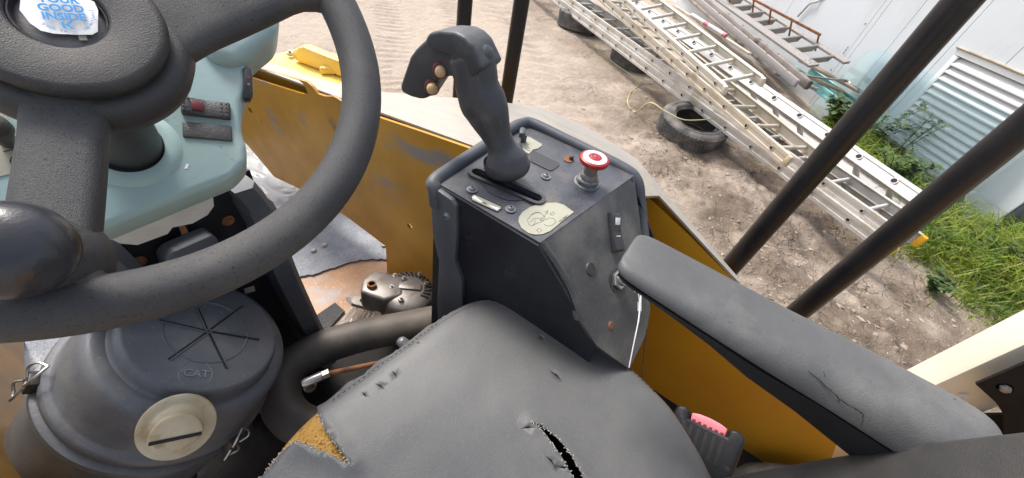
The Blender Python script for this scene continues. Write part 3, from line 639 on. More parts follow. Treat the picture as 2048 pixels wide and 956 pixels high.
# ================================================================== GRASS AND WEEDS
LN = V3((.644, -.765, 0)); LD = V3((.765, .644, 0)); LO = V3((2.87, -2.08, 0))
def in_front_of_wall(x, y):
    r = V3((x, y, 0)) - WC; return r.dot(WNRM) > .04 or r.dot(WD) < -.03
def blades(n, where, hmin, hmax, wid, lean, tintf):
    vs = []; fs = []; tint = []
    for i in range(n):
        x, y, hs = where(); z = gz(x, y) - .01; a = random.random() * 6.283; h = random.uniform(hmin, hmax) * hs; w = wid * random.uniform(.6, 1.3)
        dx, dy = math.cos(a), math.sin(a); ln = lean * random.uniform(.3, 1.3) * h; px, py = -dy, dx; o = len(vs); tt = tintf()
        for k, (s, ww) in enumerate(((0, .8), (.35, 1), (.7, .75), (1, .0))):
            b = ln * s * s; zz = z + h * (s - .32 * s * s * s * min(1.4, lean * 1.2)); cx, cy = x + dx * b, y + dy * b
            if k < 3: vs += [(cx - px * w * ww, cy - py * w * ww, zz), (cx + px * w * ww, cy + py * w * ww, zz)]; tint += [tt, tt]
            else: vs.append((cx, cy, zz)); tint.append(min(1, tt + .25))
        fs += [(o, o + 1, o + 3, o + 2), (o + 2, o + 3, o + 5, o + 4), (o + 4, o + 5, o + 6)]
    return vs, fs, tint
def tinted(name, vs, fs, tint, mt, **kw):
    mb = MB(); mb.v = vs; mb.f = fs; o = obj(name, mb, mt, recalc=False, sharp=None, **kw)
    a = o.data.attributes.new('tint', 'FLOAT', 'POINT'); a.data.foreach_set('value', np.array(tint, np.float32)); return o
def gwhere():
    while True:
        s = random.uniform(-3.2, 2.6); d = random.uniform(-.05, 2.6); p = LO + LD * s + LN * d
        edge = .12 * math.sin(s * 5.1) + .08 * math.sin(s * 11.3 + 1) + (0 if s < 1.1 else (s - 1.1) * .28)
        if d < edge or not in_front_of_wall(p.x, p.y): continue
        if s > 1.0 and random.random() > .55: continue
        k = .5 * mnoise.noise(V3((p.x * 2.3, p.y * 2.3, 4)))
        if random.random() > .72 + k: continue
        near = min(1, .45 + (d - edge) * 1.6)
        return p.x, p.y, near * (.8 + .5 * (k + .5))
vs, fs, ti = blades(26000, gwhere, .10, .40, .0048, .95, lambda: random.random() ** 1.5)
tinted('grass', vs, fs, ti, 'grass', label='long yellow green grass growing along the wall beyond the mud', cat='grass', kind='stuff')
def ewhere():
    while True:
        s = random.uniform(-3., 2.0); e = .12 * math.sin(s * 5.1) + .08 * math.sin(s * 11.3 + 1) + (0 if s < 1.1 else (s - 1.1) * .28); p = LO + LD * s + LN * (e + random.gauss(-.03, .10))
        if in_front_of_wall(p.x, p.y): return p.x, p.y, random.uniform(.35, .8)
vs, fs, ti = blades(1300, ewhere, .06, .22, .0035, 1.1, lambda: random.random())
tinted('grass_margin', vs, fs, ti, 'grass', label='short ragged grass thinning out onto the dirt', cat='grass', kind='stuff')
vs, fs, ti = blades(1500, gwhere, .18, .44, .0022, .9, lambda: random.random())
tinted('dry_stems', vs, fs, ti, 'dry_grass', label='dead straw coloured stems mixed through the grass', cat='grass', kind='stuff')
def weed(base, h, n, label, spread=.5, leafsize=.05, name='weed_plant'):
    t = thing(name, label, 'weed', base, 'weeds growing by the glass'); base = V3(base); st = MB(); lv = []; lf = []; ti = []
    for i in range(n):
        a = random.random() * 6.283; top = base + V3((math.cos(a) * spread * h * random.uniform(.3, 1), math.sin(a) * spread * h * random.uniform(.3, 1), h * random.uniform(.65, 1.05)))
        pts = smooth_path([base, base + (top - base) * .5 + V3((0, 0, h * .12)), top], 5); st.tube(pts, [.005 * (1 - k / len(pts) * .7) for k in range(len(pts))], 5)
        for p in pts[2:]:
            for j in range(3):
                b = random.random() * 6.283; d = V3((math.cos(b), math.sin(b), random.uniform(-.2, .5))).normalized(); sd = d.cross(V3((0, 0, 1))).normalized(); L = leafsize * random.uniform(.6, 1.4); o = len(lv); up = V3((0, 0, .15 * L))
                for f_, w_ in ((0, .02), (.3, .28), (.55, .18), (.7, .26), (1, 0)):
                    c = p + d * L * f_ + up * math.sin(f_ * 3)
                    lv += [c - sd * L * w_, c + sd * L * w_]
                ti += [random.random() * .9] * 10; lf += [(o + 2 * q, o + 2 * q + 1, o + 2 * q + 3, o + 2 * q + 2) for q in range(4)]
    obj('stem', st, 'leaf', t, 50); mb = MB(); mb.v = lv; mb.f = lf; o = obj('foliage', mb, 'leaf', t, None, recalc=False); a = o.data.attributes.new('tint', 'FLOAT', 'POINT'); a.data.foreach_set('value', np.array(ti, np.float32))
def onwall(t, d): p = wp(t, 0, d); p.z = gz(p.x, p.y); return p
weed(onwall(1.55, .40), .36, 14, 'bushy broad leafed weed behind the white ladder by the pane end', .55, .075)
weed(onwall(1.28, .17), .62, 9, 'tall straggly weed growing up between the glass and the louvre', .75, .05)
weed(onwall(.95, .16), .60, 5, 'thin seeding weed in front of the louvre slats', .5, .035)
weed(onwall(.55, .62), .34, 12, 'low leafy weed in the grass beside the white ladder foot', .7, .06)
for (px, py, lab) in ((1868, 575, 'small broad leafed weed at the grass edge right of the ladder feet'), (1975, 520, 'leafy weed standing in the middle of the grass')):
    _b = atz(px, py, .03); _b.z = gz(_b.x, _b.y); weed(_b, .14 if py > 540 else .26, 6, lab, 1.0, .04)
def tuft(): 
    r = random.gauss(0, .1); a = random.random() * 6.3; p = onwall(1.02 + r * math.cos(a) * 1.6, .2 + abs(r) * .25); return p.x, p.y, 1.
vs, fs, ti = blades(420, tuft, .15, .36, .003, 1.0, lambda: random.random() * .4)
tinted('grass_tuft', vs, fs, ti, 'grass', label='dark grass tuft behind the glass pane below the louvre', cat='grass', loc=onwall(1.02, .2))
# ================================================================== THE ROLLER: deck, side panels, frame
roller = thing('road_roller', 'yellow road roller operator platform with scratched side panels and cream posts', 'road roller', (.2, .4, .44))
DZ = .44
# steel deck with rust, covered by a peeling anti slip coating
mb = MB().plate([(-.5, -1.0), (.95, -1.0), (.95, .74), (1.05, .9), (1.05, 2.3), (-.5, 2.3)], [], (0, 0, DZ), (1, 0, 0), (0, 1, 0), .012); obj('deck_plate', mb, 'rust_plate', roller)
def jag(pts, amp, step=.012, seed=3):
    r = random.Random(seed); out = []
    for a, b in zip(pts[:-1], pts[1:]):
        a = V3(a); b = V3(b); n = max(1, int((b - a).length / step)); nn = V3((-(b - a).y, (b - a).x)).normalized()
        for k in range(n): out.append(a + (b - a) * k / n + nn * (r.uniform(-amp, amp) if k else 0))
    out.append(V3(pts[-1])); return [(p.x, p.y) for p in out]
def dpt(x, y): p = atz(x, y, DZ); return (p.x, p.y)
crack = jag([dpt(560, 568), dpt(588, 560), dpt(640, 548), dpt(690, 530), dpt(720, 522), dpt(790, 520)], .004, .012, 5)
outer = [crack[0], (.18, .93), (-.46, 1.2), (-.46, 2.28), (1.03, 2.28), (1.03, .98), (.8, .88)] + crack[::-1]
mb = MB().plate(crack + [(1.03, .98), (1.03, 2.28), (-.46, 2.28), (-.46, .9), (.15, .86)], [], (0, 0, DZ + .009), (1, 0, 0), (0, 1, 0), .008); cc = obj('deck_coating', mb, 'coat', roller)
edge2 = jag([dpt(600, 575), dpt(650, 556), dpt(700, 541), dpt(740, 540), dpt(790, 534)], .003, .014, 8)
mb = MB().plate(jag([dpt(777, 542), dpt(722, 596), dpt(692, 597), dpt(704, 612), dpt(760, 556), dpt(790, 552), dpt(777, 542)], .0015, .01, 2)[:-1], [], (0, 0, DZ + .007), (1, 0, 0), (0, 1, 0), .006); obj('coating_scrap', mb, 'coat', roller)
mb = MB().plate([dpt(617, 645), dpt(671, 608), dpt(690, 625), dpt(640, 680), dpt(600, 700)], [], (0, 0, DZ + .010), (1, 0, 0), (0, 1, 0), .008); obj('coating_scrap', mb, 'coat_black', roller, label='curled black patch of deck coating')
mb = MB().plate([(-.46, -.9), (.847, -.9), (.847, .3), (.62, .40), (.44, .545), (.345, .625), (.29, .66), (.1, .74), (-.46, .80)], [], (0, 0, DZ + .007), (1, 0, 0), (0, 1, 0), .006); obj('deck_coating', mb, 'void_black', roller)  # deck under the seat, coloured near black for the dark void there
for p in ((627, 501), (649, 490), (768, 491)):
    q = atz(*p, DZ + .012); obj('deck_bolt', MB().lathe([(0, .006), (.008, .005), (.011, 0), (.011, -.004)], q, (0, 0, 1), 12), 'pebble', roller)
# right hand inner panel (plane X = .62) with hand slot and drilled holes; its plan is (Y, Z)
PX = .62
def yz(x, y): p = atX(x, y, PX); return (p.y, p.z)
topl = [yz(500, 128), yz(560, 146), yz(618, 162), yz(630, 172), yz(640, 186), yz(655, 191), yz(672, 191), yz(688, 201), yz(730, 222), yz(850, 262), yz(960, 300)]
outerp = [(.40, DZ + .012), (.765, DZ + .012), yz(775, 490), yz(698, 432), yz(624, 386), yz(552, 352), yz(500, 290), (1.75, .72), (1.9, .80), (1.9, .95)] + [(1.75, .985)] + topl + [(.40, 1.172)]
slot = [yz(500, 131), yz(560, 146), yz(603, 159), yz(612, 167), yz(621, 184), yz(612, 187), yz(560, 171), yz(497, 151), (1.45, .975), (1.45, 1.0)]
holes = [slot] + [circle(yz(*p), .011, 14) for p in ((505, 220), (823, 450))]
mb = MB().plate(outerp, holes, (PX, 0, 0), (0, 1, 0), (0, 0, 1), .008); obj('side_panel', mb, 'yellow', roller, 30)
# pale cream streaked top ledge running outwards from the inner panel, and its outer skirt
def ztop(y): return 1.172 - max(0, y - .40) * .152
inner = [(PX + .004, y) for y in (1.75, 1.3, 1.0, .79, .6, .42)]
inner_k = [(.66, .40), (.735, .375), (.745, .09), (.84, .04), (.845, -.22)]
outl = [(.858, -.22), (.868, .03), (.885, .13), (.91, .22), (.925, .32), (.915, .42), (.88, .53), (.835, .63), (.76, .76), (.70, .90), (.68, 1.1), (.67, 1.75)]
def ledge_z(x, y):
    if y < .40: return (1.166 - max(0, .12 - y) * .46) if y < .35 else 1.168
    return ztop(y) 
mb = MB().plate(inner[::1] + inner_k + outl, [], (0, 0, 0), (1, 0, 0), (0, 1, 0), .006, zf=lambda x, y: ledge_z(x, y) + .003); obj('panel_ledge', mb, 'pale_cream', roller, 30)
rings = []
pl = smooth_path([(x, y, ledge_z(x, y)) for x, y in outl], 3)
vs_ = []; 
for p in pl: vs_ += [V3((p.x, p.y, p.z)), V3((p.x + .01, p.y, .62))]
mb = MB().add(vs_, [(2 * i, 2 * i + 1, 2 * i + 3, 2 * i + 2) for i in range(len(pl) - 1)]); obj('outer_skirt', mb, 'yellow_plain', roller, 50)
# rear part of the side wall beside the seat (plane X about .85)
def yz2(x, y): p = atX(x, y, .85); return (p.y, p.z)
poly = [(.36, DZ + .002), (.36, 1.165), (.12, 1.16), yz2(1290, 388), yz2(1380, 470), yz2(1472, 562), (-.40, .955), (-.62, .90), (-.66, .70), yz2(1663, 912), (-.75, DZ + .002)]
mb = MB().plate(poly, [], (.85, 0, 0), (0, 1, 0), (0, 0, 1), .007); obj('side_panel', mb, 'yellow_plain', roller, 30, label='smooth yellow side wall beside the seat')
mb = MB().plate([(.63, DZ + .012), (.845, DZ + .012), (.845, 1.16), (.63, 1.16)], [], (0, .385, 0), (1, 0, 0), (0, 0, 1), .006); obj('cross_panel', mb, 'yellow_plain', roller, 30)
# left hand panel, mirror of the right one
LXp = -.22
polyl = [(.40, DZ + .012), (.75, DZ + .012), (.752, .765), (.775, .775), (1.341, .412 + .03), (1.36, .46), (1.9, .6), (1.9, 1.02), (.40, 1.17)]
mb = MB().plate(polyl, [], (LXp, 0, 0), (0, 1, 0), (0, 0, 1), .008); obj('side_panel', mb, 'shaded_panel', roller, 30, label='yellow left side panel with shade painted into its colour')
# yellow drum frame in front of the panel
fz = .88
fp = [(.70, 1.42), (.94, 1.31), (1.07, 1.35), (1.15, 1.56), (1.03, 1.72), (.70, 1.70)]
mb = MB().prism(fp, (0, 0, fz - .05), (1, 0, 0), (0, 1, 0), .05, .006); fr = obj('drum_frame', mb, 'yellow_frame', roller)
q0 = atz(612, 98, .93); q1 = atz(700, 128, .93); d = (q1 - q0).normalized(); nrm = V3((d.y, -d.x, 0))
arc = [(-.02, 0), (-.02, .035), (.0, .062), (.03, .075), (.10, .07), (.35, .06), (.35, 0)]
mb = MB().prism(arc, q0 - V3((0, 0, .045)), d, (0, 0, 1), .045, .008); obj('lifting_lug', mb, 'yellow_frame', roller)
for x, y, r, h in ((600, 112, .022, .03), (668, 128, .022, .03), (640, 122, .018, .03)):
    p = atz(x, y, fz + .02); mb = MB().lathe([(0, h), (r, h - .006), (r, 0)], p, nrm if False else (-.5, -.5, .4), 16); obj('boss', mb, 'yellow_frame', roller)
p = atz(581, 110, fz + .01); mb = MB().lathe([(0, .012), (.013, .012), (.013, 0)], p, (0, 0, 1), 6); mb.lathe([(.02, 0), (.02, -.003)], p, (0, 0, 1), 14); mb.lathe([(0, .02), (.006, .02), (.006, 0)], p, (0, 0, 1), 8); obj('frame_bolt', mb, 'steel', roller)
for x, y in ((627, 128), (602, 118), (655, 133)): obj('bolt_hole', MB().lathe([(0, .0015), (.011, .0015)], atz(x, y, fz), (0, 0, 1), 12), 'rust', roller)
mb = MB().prism([(0, 0), (.16, 0), (.18, .07), (.14, .13), (.02, .11)], atz(640, 150, fz + .002), (.8, -.6, 0), (.6, .8, 0), .03, .01); obj('frame_gusset', mb, 'yellow_frame', roller)
# plain body mass below (keeps daylight out from under the deck)
mb = MB().box((.2, .6, .26), (1.1, 3.0, .3), None, .03); obj('chassis', mb, 'yellow_plain', roller)
mb = MB().lathe([(0, -.62), (.40, -.62), (.42, -.6), (.42, .6), (.40, .62), (0, .62)], (.2, 2.35, .42), (1, 0, 0), 48); obj('drum', mb, 'steel', roller)
for sx in (-.30, .70): obj('rear_wheel', MB().lathe([(0, -.12), (.25, -.12), (.34, -.1), (.37, -.05), (.37, .05), (.34, .1), (.25, .12), (0, .12)], (sx, -.9, .36), (1, 0, 0), 40), 'tyre', roller)
# engine cover behind the seat and the cream roll bar posts
mb = MB().box((.2, -1.25, .78), (1.15, .95, .66), None, .05, 3); obj('engine_cover', mb, 'yellow_plain', roller)
for sx in (.945, -.56):
    mb = MB().box((sx, -.72, 1.31), (.09, .10, 1.66), None, .012); pst = obj('roll_bar_post', mb, 'cream', roller)
    if sx > 0:
        ry = lambda x, y: atX(x, y, .90)
        c = atX(1928, 792, .897); obj('post_hole', MB().lathe([(0, .001), (.008, .001)], c, (-1, 0, 0), 14), 'white', pst)
# black bracket plate with bolt on the rear post
br = thing('black_bracket', 'black steel bracket with one bolt in front of the cream post', 'bracket', (.86, -.72, 1.0))
XB = .86
pts = [atX(1950, 764, XB), atX(2048, 722, XB), atX(2200, 655, XB), atX(2300, 900, XB), atX(2008, 900, XB), atX(2006, 825, XB), atX(1990, 800, XB)]
mb = MB().plate([(p.y, p.z) for p in pts][::-1], [], (XB, 0, 0), (0, 1, 0), (0, 0, 1), .006); obj('plate', mb, 'bracket_black', br)
pts = [atX(1940, 826, XB + .03), atX(2030, 824, XB + .03), atX(2030, 930, XB + .03), atX(1940, 930, XB + .03)]
mb = MB().plate([(p.y, p.z) for p in pts][::-1], [], (XB + .03, 0, 0), (0, 1, 0), (0, 0, 1), .006); obj('flange', mb, 'bracket_black', br)
c = atX(2008, 771, XB); mb = MB().lathe([(0, .006), (.011, .006), (.0125, .004), (.0125, .001), (0, .001)], c, (-1, 0, 0), 18); mb.lathe([(0, .014), (.0075, .013), (.0085, .011), (.0085, .004)], c, (-1, 0, 0), 6); obj('bolt', mb, 'bolt', br)
# handrail posts outside the panel
for (px, py, X, r, lab) in ((924, 100, .94, .0205, 'slim black handrail post behind the top of the joystick'), (1028, 100, 1.03, .022, 'black handrail post right of the joystick'),
                            (1690, 270, .905, .0235, 'thick black handrail post in front of the beige ladder'), (1820, 440, .905, .0235, 'thick black handrail post nearest the armrest')):
    p = atX(px, py, X); z0 = .62
    obj('handrail_post', MB().tube([(p.x, p.y, z0), (p.x, p.y, .9), (p.x, p.y, 2.12)], r, 24, True), 'rail_black', None, 40, lab, 'handrail', 'black handrail posts', loc=(p.x, p.y, z0))

# ================================================================== STEERING WHEEL
SC = V3((.077, .402, 1.5195)); SN = V3((-.102, -.593, .799)).normalized(); SR = V3((.986, -.169, 0)).normalized(); SD = SN.cross(SR).normalized(); SR = SD.cross(SN)
def W(a, b, c=0.): return SC + SR * a + SD * b + SN * c
def Wp(r, deg, c=0.):           # deg measured as in the survey: 180 = right, 90 = towards the driver
    t = math.radians(deg); return SC - SR * (math.cos(t) * r) - SD * (math.sin(t) * r) + SN * c
wheel = thing('steering_wheel', 'worn black steering wheel with spinner knob and a torn sticker on its hub', 'steering wheel', SC)
obj('rim', MB().tube([Wp(.195, k * 3) for k in range(121)], .0178, 20, False), 'rubber_wheel', wheel, 60)
hub = MB().lathe([(.0235, .0045), (.0238, .0070), (.026, .0085), (.0495, .0085), (.0525, .0075), (.0545, .0048), (.0552, .0010), (.0545, -.0025), (.0535, -.0045), (.0535, -.012)], SC, SN, 72); obj('hub_pad', hub, 'rubber_hub', wheel, 50)
hub2 = MB().lathe([(.0520, -.0085), (.0560, -.0070), (.0610, -.0075), (.0662, -.0125), (.0685, -.022), (.066, -.036), (.055, -.050), (.03, -.056), (0, -.056)], SC, SN, 72); hb = obj('hub_bowl', hub2, 'rubber_hub', wheel, 60)
def spoke(deg, w0, w1, half=False):
    t = math.radians(deg); d = -(SR * math.cos(t) + SD * math.sin(t)); s = SN.cross(d); rings = []
    for f in [k / 14 for k in range(15)]:
        r = .046 + (.195 - .046) * f; fl = 1 + .9 * max(0, (f - .72) / .28) ** 2 + .12 * max(0, (.25 - f) / .25) ** 2
        w = (w0 + (w1 - w0) * f) * fl; th = .0125 + .003 * f; cz = -.020 * (1 - f) ** 1.2 - .004 * math.sin(f * PI)
        ring = []
        for k in range(20):
            a = 2 * PI * k / 20; ca, sa = math.cos(a), math.sin(a); ex = .45
            ring.append(SC + d * r + s * (w * math.copysign(abs(ca) ** ex, ca)) + SN * (cz + th * math.copysign(abs(sa) ** .7, sa)))
        rings.append(ring)
    return MB().loft(rings)
for deg, w0, w1 in ((192, .038, .033), (64.5, .0205, .021), (-58, .034, .032)): obj('spoke', spoke(deg, w0, w1), 'rubber_wheel', wheel, 60)
# hub opening: ring, dark cup and the torn sticker
obj('horn_ring', MB().lathe([(.0238, .003), (.0232, .0058), (.0222, .0058), (.0212, .0015)], SC, SN, 48), 'black_gloss', wheel, 50)
obj('horn_cap', MB().lathe([(.0225, .0005), (.018, .0022), (.0, .003)], SC, SN, 40), 'castalu', wheel, 50)
SU = (SR * .985 - SD * .17).normalized(); SV = SN.cross(SU)
def sk(a, b, c=.0245): return W(.0025, -.0005, c - .0195) + SU * (a * .78) + SV * (b * .78)
tilt = .0
poly = [(-.0215, -.0095), (-.017, -.0155), (-.0105, -.0172), (.003, -.0175), (.013, -.0178), (.0172, -.0150), (.0195, -.006), (.0225, .006), (.022, .014), (.015, .020), (.0, .0235), (-.014, .021), (-.022, .012), (-.0245, .002)]
mb = MB().plate([(x * .78, y * .78) for x, y in poly], [], sk(0, 0, .0262), SU, SV, .0003, grid=[(random.uniform(-.017, .017), random.uniform(-.013, .017)) for k in range(60)], zf=lambda x, y: .0008 * math.sin(x * 210 + y * 90) * .6 + .0012 * (abs(x) / .02) ** 3)
stk = obj('sticker', mb, 'paper', wheel, 60, label='torn white sticker with blue lettering')
for s, y, z, tx in (('YOUR', .0120, .0082, -.0), ('GOOD', .0042, .0082, 0), ('INSIDE', -.0035, .0082, 0)):
    t_ = text_mb(s, z * .84, sk(tx, y, .0285), SU, SV, .0001, .00022); obj('lettering', t_, 'blue_ink', stk, None)
kl = MB()
for poly in ([(-.003, -.003), (-.0015, -.003), (-.0015, .003), (-.003, .003)], [(-.0012, .0002), (.0012, .003), (.003, .003), (.0004, 0)], [(-.0006, -.0004), (.0008, .0006), (.0032, -.003), (.0013, -.003)], [(.0012, .0034), (.003, .0046), (.0036, .0034), (.002, .003)]):
    kl.prism([(x * .82, (y - .0112) * .78) for x, y in poly], sk(0, 0, .0284), SU, SV, .0002)
obj('lettering', kl, 'blue_ink', stk, None)
def arc_text(s, r, a0, da, size):
    for k, ch in enumerate(s):
        if ch == ' ': continue
        a = math.radians(a0 + da * k); u = -SU * math.sin(a) + SV * math.cos(a); u = u if da > 0 else -u; v = SN.cross(u)
        obj('lettering', text_mb(ch, size, sk(r * math.cos(a), r * math.sin(a) + .001, .0287), u, v, .00008), 'blue_ink', stk, None)
arc_text('push co', .0178, 222, 6.6, .0026); arc_text('the well[ness]', .0182, 300, 5.2, .0025)
obj('sticker_tab', MB().box(sk(.006, -.0190, .0245), (.004, .004, .0004), Matrix((SU, SV, SN)).transposed()), 'label', wheel)
# spinner knob near the rim, bottom left
kc = Wp(.166, 63.5, -.004); kb = MB().lathe([(.0, .064), (.010, .0632), (.018, .060), (.024, .0535), (.0265, .046), (.0262, .038), (.023, .031), (.016, .026), (.0, .025)], kc, SN, 40); obj('spinner_knob', kb, 'black_gloss', wheel, 60)
obj('knob_mount', MB().lathe([(.014, .027), (.019, .022), (.026, .014), (.032, -.004), (.028, -.014)], kc, SN, 32), 'rubber_wheel', wheel, 60)

# ================================================================== DASHBOARD (steering console)
PT = -.20
dash = thing('dashboard', 'teal grey dashboard pod with rocker switch under the steering wheel', 'dashboard', W(0, .15, -.75))
pod = [(-.125, -.045), (-.108, -.072), (-.082, -.0815), (.066, -.068), (.088, -.055), (.097, -.036), (.101, -.015), (.118, .018), (.136, .040), (.148, .070), (.155, .24), (-.19, .24), (-.165, .08), (-.14, .02)]
mb = MB().prism(pod, W(0, 0, PT - .055), SR, SD, .055, .008, 3); podo = obj('pod_cover', mb, 'teal', dash, 40)
cow = [(.0, .0), (.10, .0), (.16, .05), (.18, .15), (.0, .16)]
mb = MB().prism([(.135, .060), (.165, .078), (.205, .098), (.222, .13), (.22, .26), (.10, .26), (.11, .075)], W(0, 0, PT - .06), SR, SD, .075, .014, 3); obj('pod_cowl', mb, 'teal', dash, 40)
cl = -.01; co_ = W(-.006, -.004, PT)
obj('column_ring', MB().lathe([(.030, .002), (.031, .005), (.036, .0055), (.043, .003), (.047, -.001)], co_, SN, 48), 'teal', podo, 60)
obj('column_gap', MB().lathe([(0, .0012), (.031, .0012)], co_, SN, 40), 'dark', podo)
obj('column_boot', MB().lathe([(.0255, .19), (.026, .12), (.0275, .03), (.0285, -.004)], W(-.004, -.002, PT), SN, 40), 'black_plastic', dash, 60)
Rw = Matrix((SR, SD, SN)).transposed()
# rocker switch and blank below it
s0, s1, s2 = atpl(365, 200, W(0, 0, PT), SN), atpl(460, 212, W(0, 0, PT), SN), atpl(366, 240, W(0, 0, PT), SN)
ux = (s1 - s0).normalized(); uy = SN.cross(ux); Rs = Matrix((ux, uy, SN)).transposed(); swc = s0 + ux * .0225 - uy * .0095
pr = [(-.0235, .000), (-.0235, .0085), (-.021, .0105), (0, .006), (.021, .0078), (.0235, .006), (.0235, .0)]
mb = MB().prism(pr, swc - uy * -.0105, ux, SN, .021, .0016); sw = obj('rocker_switch', mb, 'black_plastic', podo, 40)
obj('red_lens', MB().box(swc + ux * -.0085 + SN * .0087, (.011, .011, .001), Rs @ Matrix.Rotation(.19, 3, 'Y'), .0004), 'darkred', sw)
for gx_ in (-.021, -.0165, .010, .0145, .019):
    for gy_ in (-.0075, -.0025, .0025, .0075):
        if gx_ == -.0165 and abs(gy_) < .005: continue
        hgt = .0103 if gx_ < 0 else .0072
        if gx_ == -.0165: hgt = .0100
        if gx_ == .010: continue
        obj('dimple', MB().lathe([(0, .0012), (.0008, .0010), (.0011, -.001)], swc + ux * gx_ + uy * gy_ + SN * hgt, SN, 8), 'black_plastic', sw)
b0 = atpl(365, 243, W(0, 0, PT), SN); bl = b0 + ux * .0235 - uy * .0105
obj('switch_blank', MB().box(bl + SN * .001, (.047, .020, .004), Rs, .0018, 3), 'black_plastic', podo)
p = atpl(373, 333, W(0, 0, PT), SN); obj('paint_chip', MB().prism([(-.002, -.003), (.001, -.0025), (.0012, .0), (.0028, .002), (.0, .0032), (-.0006, .0008)], p, ux, uy, .0006), 'white', podo)
# small black latch on the right side of the pod
l0 = atpl(487, 135, W(0, 0, PT), SN); l1 = atpl(489, 212, W(0, 0, PT), SN); dl = (l1 - l0).normalized(); lw = SN.cross(dl)
mb = MB().prism([(0, 0), (.0, .008), (.012, .0095), (.034, .0095), (.043, .006), (.0445, 0)], l0 - SN * .012, dl, lw, .014, .001); lt = obj('side_latch', mb, 'black_gloss', podo)
for s in (.014, .024): obj('latch_hole', MB().lathe([(0, .0004), (.0018, .0004)], l0 + dl * s + lw * .005 + SN * .0022, SN, 10), 'rust', lt)
# instruction decal at the left of the pod with a dark knob in front of it
d0 = W(-.104, .030, PT + .0006); dec = MB().prism(rrect(-.03, .03, -.034, .036, .012), d0, SR, SD, .0006); dc = obj('decal', dec, 'label', podo)
mb = MB()
for a0_, a1_ in ((10, 50), (56, 95), (101, 140)):
    pts_ = [(r_ * math.cos(math.radians(a)), .004 + r_ * math.sin(math.radians(a))) for r_, rg in ((.026, range(a0_, a1_ + 1, 8)), (.017, range(a1_, a0_ - 1, -8))) for a in rg]
    mb.prism(pts_, d0 + SN * .0006, SR, SD, .0003)
obj('dial_marks', mb, 'ink', dc)
mb = MB().tube([d0 + SR * (.02 + .006 * math.cos(t)) + SD * (-.024 + .006 * math.sin(t)) + SN * .0008 for t in [k * PI / 9 for k in range(19)]], .0004, 4, False); mb.tube([d0 + SR * .014 + SD * -.012 + SN * .0008, d0 + SR * .023 + SD * -.012 + SN * .0008, d0 + SR * .025 + SD * -.009 + SN * .0008], .0005, 4)
obj('symbol', mb, 'ink', dc)
kn = atpl(-12, 260, W(0, 0, PT + .03), SN); obj('throttle_knob', MB().lathe([(0, .020), (.008, .0185), (.0125, .012), (.0125, .004), (.009, -.002), (.005, -.03), (.005, -.034)], kn - SN * .004, SN, 24), 'rubber_hub', dash, 50)
# underside: white plate, nuts, black support with rusty bolts and strap
UY = .60
def uy_(x, y): return atY(x, y, UY)
def sheet(px, Y, th, mt, name, par, bev=.0, **kw):
    pts = [atY(x, y, Y) for x, y in px]; mb = MB().prism([(p.x, p.z) for p in pts], (0, Y + th, 0), (1, 0, 0), (0, 0, 1), th, bev); return obj(name, mb, mt, par, **kw)
sheet([(222, 478), (240, 487), (275, 490), (335, 468), (345, 455), (385, 447), (415, 430), (428, 412), (425, 388), (330, 420), (215, 468)], .555, .004, 'white_plate', 'white_plate', dash)
for x, y in ((205, 471), (443, 377)):
    c = atY(x, y, .545); obj('clip_nut', MB().box(c, (.018, .012, .010), None, .002), 'steel', dash)
sheet([(90, 440), (300, 400), (500, 340), (560, 520), (600, 640), (300, 640), (120, 600)], .62, .005, 'console_side', 'support_plate', dash)
mb = MB(); P0 = [uy_(470, 360), uy_(500, 395), uy_(530, 450), uy_(552, 520), uy_(600, 620), uy_(650, 715)]
rings = []
for k, p in enumerate(smooth_path(P0, 6)):
    w_ = .018 + .004 * (k > 6); rings.append([p + V3((x, y, 0)) for x, y in ((-w_, -.03), (w_ * .4, -.035), (w_, -.022), (w_, .06), (-w_, .06))])
obj('support_cheek', mb.loft(rings), 'grey_plastic', dash, 50)
mb = MB(); P0 = [uy_(150, 470), uy_(205, 500), uy_(262, 560), uy_(300, 640)]; rings = []
for k, p in enumerate(smooth_path(P0, 6)): rings.append([p + V3((x, y, 0)) for x, y in ((-.03, -.02), (.004, -.035), (.018, -.02), (.018, .05), (-.03, .05))])
obj('support_cheek', mb.loft(rings), 'grey_plastic', dash, 50)
sheet([(352, 440), (362, 436), (385, 480), (400, 520), (388, 525)], .605, .003, 'rust', 'rusty_strap', dash)
sheet([(330, 520), (345, 505), (425, 470), (437, 478), (450, 520), (440, 560), (340, 560)], .575, .03, 'grey_plastic', 'junction_box', dash, bev=.004)
for x, y in ((277, 524), (456, 441)):
    c = atY(x, y, .618); mb = MB().lathe([(0, .006), (.0045, .006), (.006, .004), (.0065, .002), (.010, .0015), (.010, 0)], c, (0, -1, 0), 16); obj('rusty_bolt', mb, 'rust', dash)
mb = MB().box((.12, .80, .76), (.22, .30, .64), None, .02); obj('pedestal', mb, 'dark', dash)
pts = [atY(560, 560, .66), atY(592, 606, .66), atY(652, 695, .66), atY(640, 760, .66), atY(560, 760, .66), atY(520, 620, .66)]
obj('pedestal_flange', MB().prism([(p.x, p.z) for p in pts], (0, .668, 0), (1, 0, 0), (0, 0, 1), .008, .002), 'rust', dash)
pts = [atY(556, 560, .655), atY(586, 606, .655), atY(640, 692, .655), atY(634, 760, .655), atY(556, 760, .655), atY(516, 620, .655)]
obj('pedestal_skin', MB().prism([(p.x, p.z) for p in pts], (0, .6595, 0), (1, 0, 0), (0, 0, 1), .004, .001), 'console_side', dash)
sheet([(488, 578), (508, 572), (511, 582), (491, 588)], .60, .001, 'label', 'warning_tag', dash)

